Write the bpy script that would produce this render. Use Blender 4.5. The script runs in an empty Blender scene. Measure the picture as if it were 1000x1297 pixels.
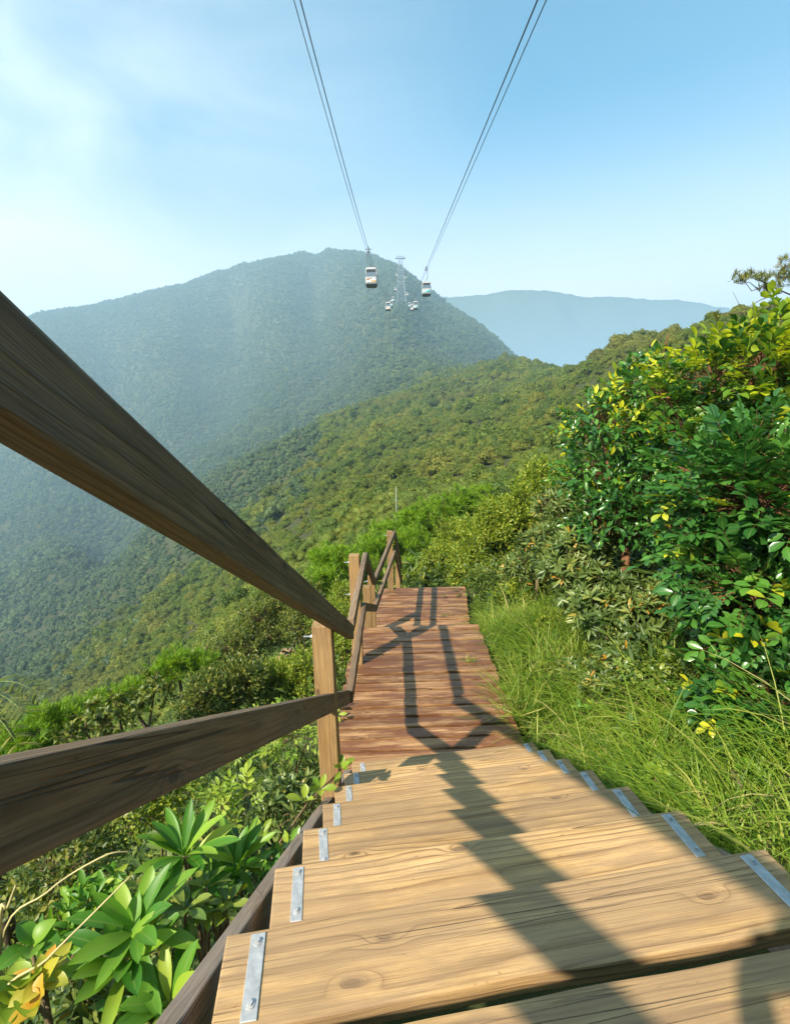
import bpy, bmesh, math, random
import numpy as np
from mathutils import Vector, Matrix, Euler

C = bpy.context.scene.collection
R = math.radians
rng = np.random.default_rng(7)
random.seed(7)

# ------------------------------------------------------------------ camera
F_PX, IMG_W, IMG_H = 640.0, 1000.0, 1297.0
PITCH = math.atan(118.5 / F_PX)
ROLL = R(-1.2)

def ray(px, py):
    x = (px - 500.0) / F_PX; y = -(py - 648.5) / F_PX
    c, s = math.cos(ROLL), math.sin(ROLL)
    x, y = c * x - s * y, s * x + c * y
    cp, sp = math.cos(PITCH), math.sin(PITCH)
    return np.array([x, cp + y * sp, -sp + y * cp])

def at(px, py, d):
    """surveyed point: the sight line through a photo pixel, taken at d metres ahead"""
    r = ray(px, py)
    return r * (d / r[1])

cam_d = bpy.data.cameras.new('camera')
cam = bpy.data.objects.new('camera', cam_d); C.objects.link(cam)
cam_d.sensor_fit = 'VERTICAL'; cam_d.sensor_height = 36.0
cam_d.lens = 36.0 * F_PX / IMG_H
cam_d.clip_start = 0.02; cam_d.clip_end = 20000
cp, sp = math.cos(PITCH), math.sin(PITCH)
right = Vector((1, 0, 0)); fwd = Vector((0, cp, -sp)); up = Vector((0, sp, cp))
c, s = math.cos(ROLL), math.sin(ROLL)
ri = c * right + s * up
u2 = -s * right + c * up
cam.matrix_world = Matrix(((ri.x, u2.x, -fwd.x, 0), (ri.y, u2.y, -fwd.y, 0), (ri.z, u2.z, -fwd.z, 0), (0, 0, 0, 1)))
bpy.context.scene.camera = cam

# ------------------------------------------------------------------ object helpers
def tag(o, label=None, cat=None, group=None, kind=None):
    if label: o['label'] = label
    if cat: o['category'] = cat
    if group: o['group'] = group
    if kind: o['kind'] = kind
    return o

def thing(name, label, cat, loc=(0, 0, 0), group=None):
    o = bpy.data.objects.new(name, None); C.objects.link(o)
    o.location = loc; o.empty_display_size = 0.1
    return tag(o, label, cat, group)

def put(name, me, mat, parent=None, loc=None, mtx=None):
    o = bpy.data.objects.new(name, me); C.objects.link(o)
    if mat is not None:
        if isinstance(mat, (list, tuple)):
            for m in mat: me.materials.append(m)
        else: me.materials.append(mat)
    if mtx is not None:
        o.matrix_world = mtx
    elif loc is not None: o.location = loc
    if parent is not None:
        m = o.matrix_world.copy() if mtx is None else mtx
        o.parent = parent
        # every thing's empty is unrotated, so the parent inverse is a shift
        pw = Vector((0, 0, 0)); q = parent
        base = Matrix.Identity(4)
        chain = []
        while q is not None:
            chain.append(q); q = q.parent
        for q in reversed(chain):
            base = base @ q.matrix_parent_inverse @ q.matrix_basis
        if mtx is not None:
            o.matrix_parent_inverse = base.inverted(); o.matrix_basis = mtx
        elif loc is None:
            o.matrix_parent_inverse = base.inverted()
        else:
            o.matrix_parent_inverse = base.inverted()
    return o

class MB:
    """numpy mesh builder: quads and triangles with a per-vertex colour attribute 'lv'"""
    def __init__(self): self.v = []; self.q = []; self.t = []; self.a = []; self.n = 0
    def add(self, v, q=None, t=None, a=None):
        v = np.asarray(v, float).reshape(-1, 3)
        if q is not None and len(q): self.q.append(np.asarray(q, np.int64).reshape(-1, 4) + self.n)
        if t is not None and len(t): self.t.append(np.asarray(t, np.int64).reshape(-1, 3) + self.n)
        if a is None: a = np.zeros((len(v), 4)); 
        self.v.append(v); self.a.append(np.asarray(a, float).reshape(-1, 4)); self.n += len(v)
    def mesh(self, name, smooth=True):
        me = bpy.data.meshes.new(name)
        v = np.concatenate(self.v) if self.v else np.zeros((0, 3))
        q = np.concatenate(self.q) if self.q else np.zeros((0, 4), np.int64)
        t = np.concatenate(self.t) if self.t else np.zeros((0, 3), np.int64)
        me.vertices.add(len(v)); me.vertices.foreach_set('co', v.ravel().astype(np.float32))
        nl = q.size + t.size
        me.loops.add(nl)
        me.loops.foreach_set('vertex_index', np.concatenate([q.ravel(), t.ravel()]).astype(np.int32))
        npoly = len(q) + len(t)
        me.polygons.add(npoly)
        st = np.concatenate([np.arange(len(q)) * 4, len(q) * 4 + np.arange(len(t)) * 3]).astype(np.int32)
        me.polygons.foreach_set('loop_start', st)
        me.polygons.foreach_set('use_smooth', np.full(npoly, smooth))
        at_ = me.attributes.new('lv', 'FLOAT_COLOR', 'POINT')
        at_.data.foreach_set('color', np.concatenate(self.a).ravel().astype(np.float32))
        me.update(calc_edges=True)
        return me
    def build(self, name, mat, parent=None, smooth=True):
        return put(name, self.mesh(name, smooth), mat, parent)

def nrm(a):
    return a / np.maximum(np.linalg.norm(a, axis=-1, keepdims=True), 1e-9)

# ------------------------------------------------------------------ tubes and leaves
def tube(mb, pts, rad, sides=6, a=None, cap=True):
    pts = np.asarray(pts, float); n = len(pts)
    rad = np.broadcast_to(np.asarray(rad, float), (n,))
    tg = nrm(np.gradient(pts, axis=0))
    ref = np.array([0, 0, 1.0]) if abs(tg[0][2]) < 0.9 else np.array([1.0, 0, 0])
    s1 = nrm(np.cross(tg, ref)); s2 = np.cross(tg, s1)
    ang = np.arange(sides) * 2 * np.pi / sides
    ring = (np.cos(ang)[None, :, None] * s1[:, None] + np.sin(ang)[None, :, None] * s2[:, None]) * rad[:, None, None]
    v = (pts[:, None] + ring).reshape(-1, 3)
    i = np.arange(n - 1)[:, None] * sides; j = np.arange(sides)[None]; k = (j + 1) % sides
    q = np.stack([i + j, i + k, i + sides + k, i + sides + j], -1).reshape(-1, 4)
    t = None
    if cap:
        v = np.concatenate([v, pts[:1], pts[-1:]])
        b0 = n * sides; jj = np.arange(sides); kk = (jj + 1) % sides
        t = np.concatenate([np.stack([np.full(sides, b0), kk, jj], -1),
                            np.stack([np.full(sides, b0 + 1), (n - 1) * sides + jj, (n - 1) * sides + kk], -1)])
    av = np.zeros((len(v), 4)); av[:, 0] = 0.5 if a is None else a
    mb.add(v, q, t, av)

def twigs(mb, A, B, r0, r1, sag=0.0, sides=4, rg=rng):
    """many bent twigs at once, from points A to points B"""
    n = len(A)
    if n == 0: return
    M = (A + B) / 2 + rg.normal(0, 1, (n, 3)) * np.linalg.norm(B - A, axis=1, keepdims=True) * 0.07
    M[:, 2] -= sag
    P = np.stack([A, M, B], 1)
    rad = np.stack([np.broadcast_to(r0, (n,)), (np.broadcast_to(r0, (n,)) + np.broadcast_to(r1, (n,))) / 2, np.broadcast_to(r1, (n,))], 1)
    T = nrm(B - A)
    ref = np.where(np.abs(T[:, 2:3]) < 0.9, np.array([[0, 0, 1.0]]), np.array([[1.0, 0, 0]]))
    s1 = nrm(np.cross(T, ref)); s2 = np.cross(T, s1)
    ang = np.arange(sides) * 2 * np.pi / sides
    ring = np.cos(ang)[None, :, None] * s1[:, None] + np.sin(ang)[None, :, None] * s2[:, None]
    v = P[:, :, None] + ring[:, None] * rad[:, :, None, None]
    base = (np.arange(n) * 3 * sides)[:, None, None]
    i = (np.arange(2) * sides)[None, :, None]; j = np.arange(sides)[None, None]; k = (j + 1) % sides
    q = np.stack([base + i + j, base + i + k, base + i + sides + k, base + i + sides + j], -1).reshape(-1, 4)
    a = np.zeros((n * 3 * sides, 4)); a[:, 0] = np.repeat(rg.random(n), 3 * sides)
    mb.add(v.reshape(-1, 3), q, None, a)

def leaf_quads(mb, P, D, U, L, W, fold=0.3, rnd=None, peak=0.5, rg=rng):
    """one folded four-sided leaf each: for small or far leaves"""
    n = len(P)
    if n == 0: return
    D = nrm(D); S = nrm(np.cross(D, U)); U = np.cross(S, D)
    L = np.broadcast_to(np.asarray(L, float), (n,))[:, None]; W = np.broadcast_to(np.asarray(W, float), (n,))[:, None]
    m = P + D * L * peak
    v = np.stack([P, m - S * W / 2 + U * W * fold, P + D * L, m + S * W / 2 + U * W * fold], 1)
    b = (np.arange(n) * 4)[:, None]
    t = np.concatenate([b + np.array([[0, 3, 2]]), b + np.array([[0, 2, 1]])])
    a = np.zeros((n, 4, 4))
    a[:, :, 0] = (rg.random(n) if rnd is None else rnd)[:, None]
    a[:, :, 1] = np.array([0.5, 0, 0.5, 1]); a[:, :, 2] = np.array([0, .5, 1, .5])
    mb.add(v.reshape(-1, 3), None, t, a.reshape(-1, 4))

def leaf_strips(mb, P, D, U, L, W, seg=5, fold=0.25, bend=0.3, prof=None, rnd=None, wave=0.0, rg=rng):
    """curved leaves with a midrib: three verts across, seg+1 along"""
    n = len(P)
    if n == 0: return
    D = nrm(D); S = nrm(np.cross(D, U)); U = np.cross(S, D)
    L = np.broadcast_to(np.asarray(L, float), (n,))[:, None]; W = np.broadcast_to(np.asarray(W, float), (n,))[:, None]
    bend = np.broadcast_to(np.asarray(bend, float), (n,))[:, None]
    t = np.linspace(0, 1, seg + 1)
    w = prof(t) if prof is not None else np.sin(np.pi * np.clip(t, 0.0, 1) ** 0.85) ** 0.8
    w = np.maximum(w, 0.015)
    V = np.zeros((n, seg + 1, 3, 3)); A = np.zeros((n, seg + 1, 3, 4))
    ph = rg.random((n, 1)) * 6.28
    for j in range(seg + 1):
        ang = bend * t[j]
        cc = P + (D * (np.sin(ang) / np.maximum(bend, 1e-4)) - U * ((1 - np.cos(ang)) / np.maximum(bend, 1e-4))) * L
        ul = U * np.cos(ang) + D * np.sin(ang)
        hw = W * w[j] / 2
        wv = wave * W * np.sin(ph + t[j] * 9.0)
        V[:, j, 0] = cc - S * hw + ul * (hw * fold * 2 + wv)
        V[:, j, 1] = cc
        V[:, j, 2] = cc + S * hw + ul * (hw * fold * 2 - wv)
        A[:, j, :, 1] = np.array([0, .5, 1.0]); A[:, j, :, 2] = t[j]
    A[:, :, :, 0] = (rg.random(n) if rnd is None else rnd)[:, None, None]
    b = (np.arange(n) * (seg + 1) * 3)[:, None, None]
    j = (np.arange(seg) * 3)[None, :, None]; k = np.arange(2)[None, None]
    q = np.stack([b + j + k, b + j + k + 1, b + j + k + 4, b + j + k + 3], -1).reshape(-1, 4)
    mb.add(V.reshape(-1, 3), q, None, A.reshape(-1, 4))

def rand_dirs(n, rg=rng):
    return nrm(rg.normal(0, 1, (n, 3)))

def perp(d, rg=rng):
    return nrm(np.cross(d, rg.normal(0, 1, d.shape)))

def lobe_tips(lobes, n, rg=rng, inner=0.55, low=-0.55):
    """twig tips spread through the outer part of a clump of ellipsoid lobes; returns points, outward normals, lobe centres"""
    lob = [(np.array(c_, float), np.array(r_, float) * np.ones(3)) for c_, r_ in lobes]
    vol = np.array([np.prod(r_) ** (2 / 3) for _, r_ in lob]); vol = vol / vol.sum()
    P, N, K = [], [], []
    for (c_, r_), w_ in zip(lob, vol):
        m = max(4, int(n * w_))
        d = rand_dirs(m * 2, rg); d = d[d[:, 2] > low + rg.normal(0, .15, len(d))][:m]
        # dents: leave gaps where a smooth noise is low
        ph = rg.random(3) * 6.28
        dent = 0.78 + 0.22 * np.sin(d[:, 0] * 5 + ph[0]) * np.sin(d[:, 1] * 5 + ph[1]) + 0.12 * np.sin(d[:, 2] * 7 + ph[2])
        rr = (inner + (1.05 - inner) * rg.random(len(d)) ** 0.55) * dent
        p = c_ + d * r_ * rr[:, None]
        keep = np.ones(len(p), bool)
        for (c2, r2) in lob:
            if c2 is c_: continue
            keep &= np.linalg.norm((p - c2) / r2, axis=1) > inner * 0.85
        p = p[keep]; d = d[keep]
        P.append(p); N.append(nrm(d / r_)); K.append(np.broadcast_to(c_, p.shape))
    return np.concatenate(P), np.concatenate(N), np.concatenate(K)
# ------------------------------------------------------------------ materials
def new_mat(name):
    m = bpy.data.materials.new(name); m.use_nodes = True
    nt = m.node_tree; nt.nodes.clear()
    out = nt.nodes.new('ShaderNodeOutputMaterial')
    return m, nt, out

def N(nt, kind, **kw):
    n = nt.nodes.new(kind)
    for k, v in kw.items():
        if k in n.inputs.keys() if hasattr(n.inputs, 'keys') else False:
            n.inputs[k].default_value = v
        else: setattr(n, k, v)
    return n

def lnk(nt, a, b): nt.links.new(a, b)

def math_(nt, op, a, b=None, c=None, clamp=False):
    n = nt.nodes.new('ShaderNodeMath'); n.operation = op; n.use_clamp = clamp
    for i, x in enumerate((a, b, c)):
        if x is None: continue
        if isinstance(x, (int, float)): n.inputs[i].default_value = x
        else: lnk(nt, x, n.inputs[i])
    return n.outputs[0]

def ramp(nt, fac, stops, interp='LINEAR'):
    n = nt.nodes.new('ShaderNodeValToRGB'); n.color_ramp.interpolation = interp
    e = n.color_ramp.elements
    while len(e) > 1: e.remove(e[0])
    for i, (p, col) in enumerate(stops):
        k = e[0] if i == 0 else e.new(p)
        k.position = p; k.color = (*col, 1) if len(col) == 3 else col
    lnk(nt, fac, n.inputs[0])
    return n.outputs[0]

def mixc(nt, fac, a, b, mode='MIX'):
    n = nt.nodes.new('ShaderNodeMix'); n.data_type = 'RGBA'; n.blend_type = mode
    for s, x in ((n.inputs[0], fac), (n.inputs[6], a), (n.inputs[7], b)):
        if isinstance(x, (int, float)): s.default_value = x
        elif isinstance(x, tuple): s.default_value = (*x, 1) if len(x) == 3 else x
        else: lnk(nt, x, s)
    return n.outputs[2]

def noise(nt, vec, scale, detail=3, rough=0.5, w=None, dims='3D', dist=0.0):
    n = nt.nodes.new('ShaderNodeTexNoise'); n.noise_dimensions = dims
    n.inputs['Scale'].default_value = scale; n.inputs['Detail'].default_value = detail
    n.inputs['Roughness'].default_value = rough; n.inputs['Distortion'].default_value = dist
    if vec is not None: lnk(nt, vec, n.inputs['Vector'])
    if w is not None: lnk(nt, w, n.inputs['W'])
    return n.outputs[0]

def mapping(nt, vec, scale=(1, 1, 1), loc=(0, 0, 0)):
    n = nt.nodes.new('ShaderNodeMapping')
    n.inputs['Scale'].default_value = scale; n.inputs['Location'].default_value = loc
    lnk(nt, vec, n.inputs['Vector'])
    return n.outputs[0]

def bsdf(nt, out, rough=0.6, spec=0.3):
    b = nt.nodes.new('ShaderNodeBsdfPrincipled')
    b.inputs['Roughness'].default_value = rough
    b.inputs['Specular IOR Level'].default_value = spec
    lnk(nt, b.outputs[0], out.inputs[0])
    return b

def bump(nt, b, h, strength=0.3, dist=0.01):
    n = nt.nodes.new('ShaderNodeBump'); n.inputs['Strength'].default_value = strength; n.inputs['Distance'].default_value = dist
    lnk(nt, h, n.inputs['Height']); lnk(nt, n.outputs[0], b.inputs['Normal'])

def leaf_mat(name, stops, rough=0.45, spec=0.35, transl=0.3, inst=0.0, tcol=1.35, vein=True, patch=0.0, patchcol=(.2, .14, .02)):
    """leaves: colour by a per-leaf random value, a pale midrib, light passing through the blade"""
    m, nt, out = new_mat(name)
    a = nt.nodes.new('ShaderNodeAttribute'); a.attribute_name = 'lv'
    sp_ = nt.nodes.new('ShaderNodeSeparateColor'); lnk(nt, a.outputs['Color'], sp_.inputs[0])
    f = sp_.outputs[0]
    if inst:
        oi = nt.nodes.new('ShaderNodeObjectInfo')
        f = math_(nt, 'ADD', math_(nt, 'MULTIPLY', f, 1 - inst), math_(nt, 'MULTIPLY', oi.outputs['Random'], inst))
    col = ramp(nt, f, stops)
    if vein:
        ac = math_(nt, 'ABSOLUTE', math_(nt, 'SUBTRACT', sp_.outputs[1], 0.5))
        rib = math_(nt, 'SUBTRACT', 1.0, math_(nt, 'MULTIPLY', ac, 12.0), clamp=True)
        col = mixc(nt, math_(nt, 'MULTIPLY', rib, 0.35), col, (.28, .33, .10))
    if patch:
        g = nt.nodes.new('ShaderNodeNewGeometry')
        pn = noise(nt, g.outputs['Position'], 0.022, 4)
        col = mixc(nt, math_(nt, 'MULTIPLY', ramp(nt, pn, [(0.5, (0, 0, 0)), (0.68, (1, 1, 1))]), patch), col, patchcol)
    b = nt.nodes.new('ShaderNodeBsdfPrincipled')
    b.inputs['Roughness'].default_value = rough; b.inputs['Specular IOR Level'].default_value = spec
    lnk(nt, col, b.inputs['Base Color'])
    tr = nt.nodes.new('ShaderNodeBsdfTranslucent')
    tc = mixc(nt, 1.0, col, (tcol, tcol * 1.02, tcol * 0.55), 'MULTIPLY'); lnk(nt, tc, tr.inputs['Color'])
    mx = nt.nodes.new('ShaderNodeMixShader'); mx.inputs[0].default_value = transl
    lnk(nt, b.outputs[0], mx.inputs[1]); lnk(nt, tr.outputs[0], mx.inputs[2]); lnk(nt, mx.outputs[0], out.inputs[0])
    return m

def bark_mat(name, c1, c2, scale=30):
    m, nt, out = new_mat(name)
    b = bsdf(nt, out, 0.85, 0.15)
    tc = nt.nodes.new('ShaderNodeTexCoord')
    n1 = noise(nt, mapping(nt, tc.outputs['Object'], (1, 1, .25)), scale, 5, 0.65)
    lnk(nt, ramp(nt, n1, [(0.3, c1), (0.7, c2)]), b.inputs['Base Color'])
    bump(nt, b, n1, 0.6, 0.01)
    return m

def wood_mat(name, light, mid, dark, ring=62.0, knots=0.7, grey=None, grey_amt=0.0, rough=0.62, stain=None, stain_amt=0.0,
             wet=0.0, spec=0.25, fibre=0.5, lineamt=1.0, pith=0.06, warp_=.035, streak=0.5, upright=False):
    """sawn softwood: growth rings cut along the board (local X), pushed aside by knots, fibres, checks and stains"""
    m, nt, out = new_mat(name)
    b = bsdf(nt, out, rough, spec)
    tc = nt.nodes.new('ShaderNodeTexCoord'); oi = nt.nodes.new('ShaderNodeObjectInfo')
    obc = tc.outputs['Object']
    if upright:                                   # broad face stands upright: swap the two cross axes
        s0 = nt.nodes.new('ShaderNodeSeparateXYZ'); lnk(nt, obc, s0.inputs[0]); c0_ = nt.nodes.new('ShaderNodeCombineXYZ')
        lnk(nt, s0.outputs[0], c0_.inputs[0]); lnk(nt, s0.outputs[2], c0_.inputs[1]); lnk(nt, s0.outputs[1], c0_.inputs[2]); obc = c0_.outputs[0]
    rnd = math_(nt, 'MULTIPLY', oi.outputs['Random'], 57.0)
    cmb = nt.nodes.new('ShaderNodeCombineXYZ')
    lnk(nt, rnd, cmb.inputs[0]); lnk(nt, math_(nt, 'MULTIPLY', oi.outputs['Random'], 13.7), cmb.inputs[1])
    va = nt.nodes.new('ShaderNodeVectorMath'); va.operation = 'ADD'
    lnk(nt, obc, va.inputs[0]); lnk(nt, cmb.outputs[0], va.inputs[1])
    p = va.outputs[0]
    so = nt.nodes.new('ShaderNodeSeparateXYZ'); lnk(nt, obc, so.inputs[0])
    warp = math_(nt, 'MULTIPLY', math_(nt, 'SUBTRACT', noise(nt, mapping(nt, p, (1.1, 5, 5)), 1.0, 2), 0.5), 0.085)
    warp2 = math_(nt, 'MULTIPLY', math_(nt, 'SUBTRACT', noise(nt, mapping(nt, p, (6, 26, 26)), 1.0, 2), 0.5), 0.012)
    # knots
    vo = nt.nodes.new('ShaderNodeTexVoronoi'); vo.voronoi_dimensions = '2D'; vo.feature = 'F1'
    vo.inputs['Scale'].default_value = 1.0
    lnk(nt, mapping(nt, p, (2.6, 6.5, 1)), vo.inputs['Vector'])
    sc_ = nt.nodes.new('ShaderNodeSeparateColor'); lnk(nt, vo.outputs['Color'], sc_.inputs[0])
    has = math_(nt, 'LESS_THAN', sc_.outputs[0], knots)
    kd = math_(nt, 'ADD', vo.outputs['Distance'], math_(nt, 'MULTIPLY', math_(nt, 'SUBTRACT', noise(nt, p, 22, 2), .5), .05))
    kn = math_(nt, 'MULTIPLY', math_(nt, 'POWER', 2.718, math_(nt, 'MULTIPLY', math_(nt, 'MULTIPLY', kd, kd), -85.0)), has)
    core = math_(nt, 'MULTIPLY', ramp(nt, kd, [(0.03, (1, 1, 1)), (0.07, (0, 0, 0))]), has)
    yy = math_(nt, 'ADD', math_(nt, 'ADD', so.outputs[1], warp), warp2)
    off = math_(nt, 'MULTIPLY', math_(nt, 'SUBTRACT', oi.outputs['Random'], 0.5), 0.12)
    yy = math_(nt, 'ADD', yy, off)
    zz = math_(nt, 'ADD', so.outputs[2], pith)
    r = math_(nt, 'SQRT', math_(nt, 'ADD', math_(nt, 'MULTIPLY', yy, yy), math_(nt, 'MULTIPLY', zz, zz)))
    r = math_(nt, 'ADD', r, math_(nt, 'MULTIPLY', kn, 0.03))
    t = math_(nt, 'FRACT', math_(nt, 'MULTIPLY', r, ring))
    late = ramp(nt, t, [(0.0, (.3, .3, .3)), (0.10, (0, 0, 0)), (0.55, (.06, .06, .06)), (0.80, (.45, .45, .45)), (0.93, (1, 1, 1)), (1.0, (.4, .4, .4))])
    late = math_(nt, 'MULTIPLY', late, math_(nt, 'ADD', 0.25, noise(nt, mapping(nt, p, (1.5, 9, 9)), 1.0, 2)))
    fib = noise(nt, mapping(nt, p, (7, 260, 260)), 1.0, 3, 0.6)
    blot = noise(nt, mapping(nt, p, (2.2, 7, 7)), 1.0, 4, 0.6)
    col = mixc(nt, ramp(nt, blot, [(0.3, (0, 0, 0)), (0.72, (1, 1, 1))]), light, mid)
    col = mixc(nt, math_(nt, 'MULTIPLY', late, 0.62 * lineamt, clamp=True), col, dark)
    col = mixc(nt, math_(nt, 'MULTIPLY', ramp(nt, fib, [(0.46, (0, 0, 0)), (0.66, (1, 1, 1))]), fibre), col, dark)
    col = mixc(nt, math_(nt, 'MULTIPLY', ramp(nt, noise(nt, mapping(nt, p, (3, 140, 140)), 1.0, 4, .7), [(0.30, (1, 1, 1)), (0.45, (0, 0, 0))]), .35), col, tuple(min(1, x * 1.35) for x in light))
    col = mixc(nt, math_(nt, 'MULTIPLY', kn, 0.45), col, tuple(0.5 * x + 0.5 * y for x, y in zip(mid, dark)))
    col = mixc(nt, math_(nt, 'MULTIPLY', core, 0.8), col, tuple(x * 0.45 for x in dark))
    # dark streaks along the grain, small pits and grime
    stv = noise(nt, mapping(nt, p, (.8, 55, 55)), 1.0, 4, 0.7)
    col = mixc(nt, math_(nt, 'MULTIPLY', ramp(nt, stv, [(0.50, (0, 0, 0)), (0.70, (1, 1, 1))]), streak), col, dark)
    pit = noise(nt, mapping(nt, p, (40, 75, 75)), 1.0, 2, 0.5)
    col = mixc(nt, math_(nt, 'MULTIPLY', ramp(nt, pit, [(0.70, (0, 0, 0)), (0.76, (1, 1, 1))]), 0.55), col, dark)
    gr_ = noise(nt, mapping(nt, p, (5, 9, 9)), 1.0, 6, 0.7)
    col = mixc(nt, math_(nt, 'MULTIPLY', ramp(nt, gr_, [(0.50, (0, 0, 0)), (0.66, (1, 1, 1))]), 0.30), col, tuple(.55 * x for x in mid))
    # drying checks
    ck = math_(nt, 'ABSOLUTE', math_(nt, 'SUBTRACT', noise(nt, mapping(nt, p, (.9, 52, 52)), 1.0, 1), 0.5))
    ckm = math_(nt, 'MULTIPLY', ramp(nt, ck, [(0.0, (1, 1, 1)), (0.007, (1, 1, 1)), (0.013, (0, 0, 0))]), ramp(nt, noise(nt, mapping(nt, p, (1.4, 6, 6)), 1.0, 2), [(0.53, (0, 0, 0)), (0.60, (1, 1, 1))]))
    col = mixc(nt, math_(nt, 'MULTIPLY', ckm, 0.85), col, tuple(x * 0.3 for x in dark))
    if grey is not None:
        gn = noise(nt, mapping(nt, p, (3, 12, 12)), 1.0, 4, 0.65)
        col = mixc(nt, math_(nt, 'MULTIPLY', ramp(nt, gn, [(0.35, (.35, .35, .35)), (0.65, (1, 1, 1))]), grey_amt), col, grey)
    rg_ = None
    if stain is not None:
        sn = noise(nt, mapping(nt, p, (1.7, 9, 9)), 1.0, 6, 0.68)
        sm = ramp(nt, sn, [(0.44, (0, 0, 0)), (0.55, (1, 1, 1))])
        col = mixc(nt, math_(nt, 'MULTIPLY', sm, stain_amt), col, stain)
        if wet:
            rr = nt.nodes.new('ShaderNodeMapRange'); lnk(nt, sm, rr.inputs[0])
            rr.inputs[3].default_value = rough; rr.inputs[4].default_value = rough * (1 - wet)
            lnk(nt, rr.outputs[0], b.inputs['Roughness'])
    # board to board tone
    hv = nt.nodes.new('ShaderNodeHueSaturation')
    hv.inputs['Hue'].default_value = 0.5
    rr2 = nt.nodes.new('ShaderNodeMapRange'); lnk(nt, oi.outputs['Random'], rr2.inputs[0]); rr2.inputs[3].default_value = 0.8; rr2.inputs[4].default_value = 1.15
    lnk(nt, rr2.outputs[0], hv.inputs['Value']); lnk(nt, col, hv.inputs['Color'])
    lnk(nt, hv.outputs[0], b.inputs['Base Color'])
    h = math_(nt, 'SUBTRACT', math_(nt, 'ADD', math_(nt, 'MULTIPLY', fib, 0.5), math_(nt, 'MULTIPLY', late, 0.35)), math_(nt, 'ADD', math_(nt, 'MULTIPLY', ckm, 1.5), math_(nt, 'MULTIPLY', core, .5)))
    bump(nt, b, h, 0.9, 0.003)
    return m

def plain_mat(name, col, rough=0.5, metal=0.0, spec=0.4, var=0.12, scale=12.0):
    m, nt, out = new_mat(name)
    b = bsdf(nt, out, rough, spec); b.inputs['Metallic'].default_value = metal
    tc = nt.nodes.new('ShaderNodeTexCoord')
    n1 = noise(nt, tc.outputs['Object'], scale, 4, 0.6)
    lnk(nt, ramp(nt, n1, [(0.3, tuple(x * (1 - var) for x in col)), (0.7, tuple(min(1, x * (1 + var)) for x in col))]), b.inputs['Base Color'])
    return m

M = {}
M['tread'] = wood_mat('tread_pine', (.58, .375, .17), (.47, .285, .105), (.13, .060, .022), ring=66, knots=0.36, rough=0.62, grey=(.42, .33, .24), grey_amt=.12, stain=(.27, .18, .105), stain_amt=0.55, lineamt=1.6, streak=.55, fibre=.38)
M['deck'] = wood_mat('deck_pine', (.54, .315, .15), (.34, .165, .062), (.075, .030, .012), ring=70, knots=0.3, rough=0.5, stain=(.15, .058, .024), stain_amt=0.9, wet=0.25, spec=0.35, lineamt=1.3, streak=.7, fibre=.5)
M['post'] = wood_mat('post_pine', (.42, .255, .095), (.33, .18, .055), (.13, .06, .02), ring=50, knots=0.25, rough=0.7, grey=(.27, .22, .16), grey_amt=0.3, streak=.55)
M['rail'] = wood_mat('rail_pine', (.33, .205, .105), (.21, .12, .056), (.04, .020, .010), ring=80, knots=0.22, grey=(.24, .21, .18), grey_amt=0.3, rough=0.65, lineamt=1.6, streak=.9, fibre=.55, upright=True)
M['stringer'] = wood_mat('stringer_pine', (.40, .29, .20), (.30, .205, .135), (.10, .06, .035), ring=60, knots=0.3, grey=(.33, .28, .25), grey_amt=0.45, rough=0.7, upright=True, streak=.6)
M['steel'] = plain_mat('galvanised_steel', (.44, .45, .455), 0.5, 0.45, var=0.22, scale=45)
M['screw'] = plain_mat('screw_steel', (.42, .43, .44), 0.35, 0.9)
M['bark'] = bark_mat('bark', (.075, .05, .032), (.19, .135, .09))
M['redbark'] = bark_mat('red_bark', (.10, .045, .022), (.24, .12, .06))
M['twig'] = bark_mat('twig_bark', (.10, .07, .035), (.20, .15, .08), 60)
M['stalk'] = plain_mat('green_stalk', (.16, .22, .05), 0.5, var=0.25)
M['straw'] = plain_mat('dry_straw', (.42, .36, .16), 0.6, var=0.25)

# leaf colours (real-world albedo)
M['glossy'] = leaf_mat('glossy_leaf', [(0, (.022, .09, .018)), (.45, (.05, .17, .026)), (.8, (.10, .25, .032)), (.87, (.20, .32, .03)), (.93, (.40, .42, .02)), (1, (.54, .52, .02))], rough=0.27, spec=0.55, transl=0.28)
M['glossy_top'] = leaf_mat('young_leaf', [(0, (.025, .09, .014)), (.35, (.06, .18, .02)), (.55, (.17, .28, .02)), (.75, (.38, .44, .015)), (1, (.56, .56, .02))], rough=0.36, spec=0.4, transl=0.34)
M['narrow'] = leaf_mat('narrow_leaf', [(0, (.06, .105, .024)), (.5, (.125, .185, .042)), (.85, (.20, .25, .06)), (.95, (.30, .30, .06)), (1, (.46, .24, .03))], rough=0.34, spec=0.45, transl=0.28)
M['small'] = leaf_mat('small_leaf', [(0, (.10, .16, .014)), (.45, (.18, .25, .018)), (.8, (.29, .34, .03)), (1, (.40, .40, .05))], rough=0.45, transl=0.38, vein=False)
M['smalld'] = leaf_mat('small_dark_leaf', [(0, (.05, .085, .016)), (.5, (.11, .15, .022)), (.85, (.20, .22, .035)), (1, (.30, .26, .05))], rough=0.4, transl=0.3, vein=False)
M['pine'] = leaf_mat('pine_needles', [(0, (.07, .17, .012)), (.5, (.16, .30, .014)), (1, (.32, .42, .02))], rough=0.5, transl=0.3, vein=False)
M['pine_old'] = leaf_mat('old_pine_needles', [(0, (.05, .09, .012)), (.5, (.12, .15, .018)), (.8, (.24, .22, .02)), (1, (.34, .27, .03))], rough=0.5, transl=0.25, vein=False)
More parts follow.
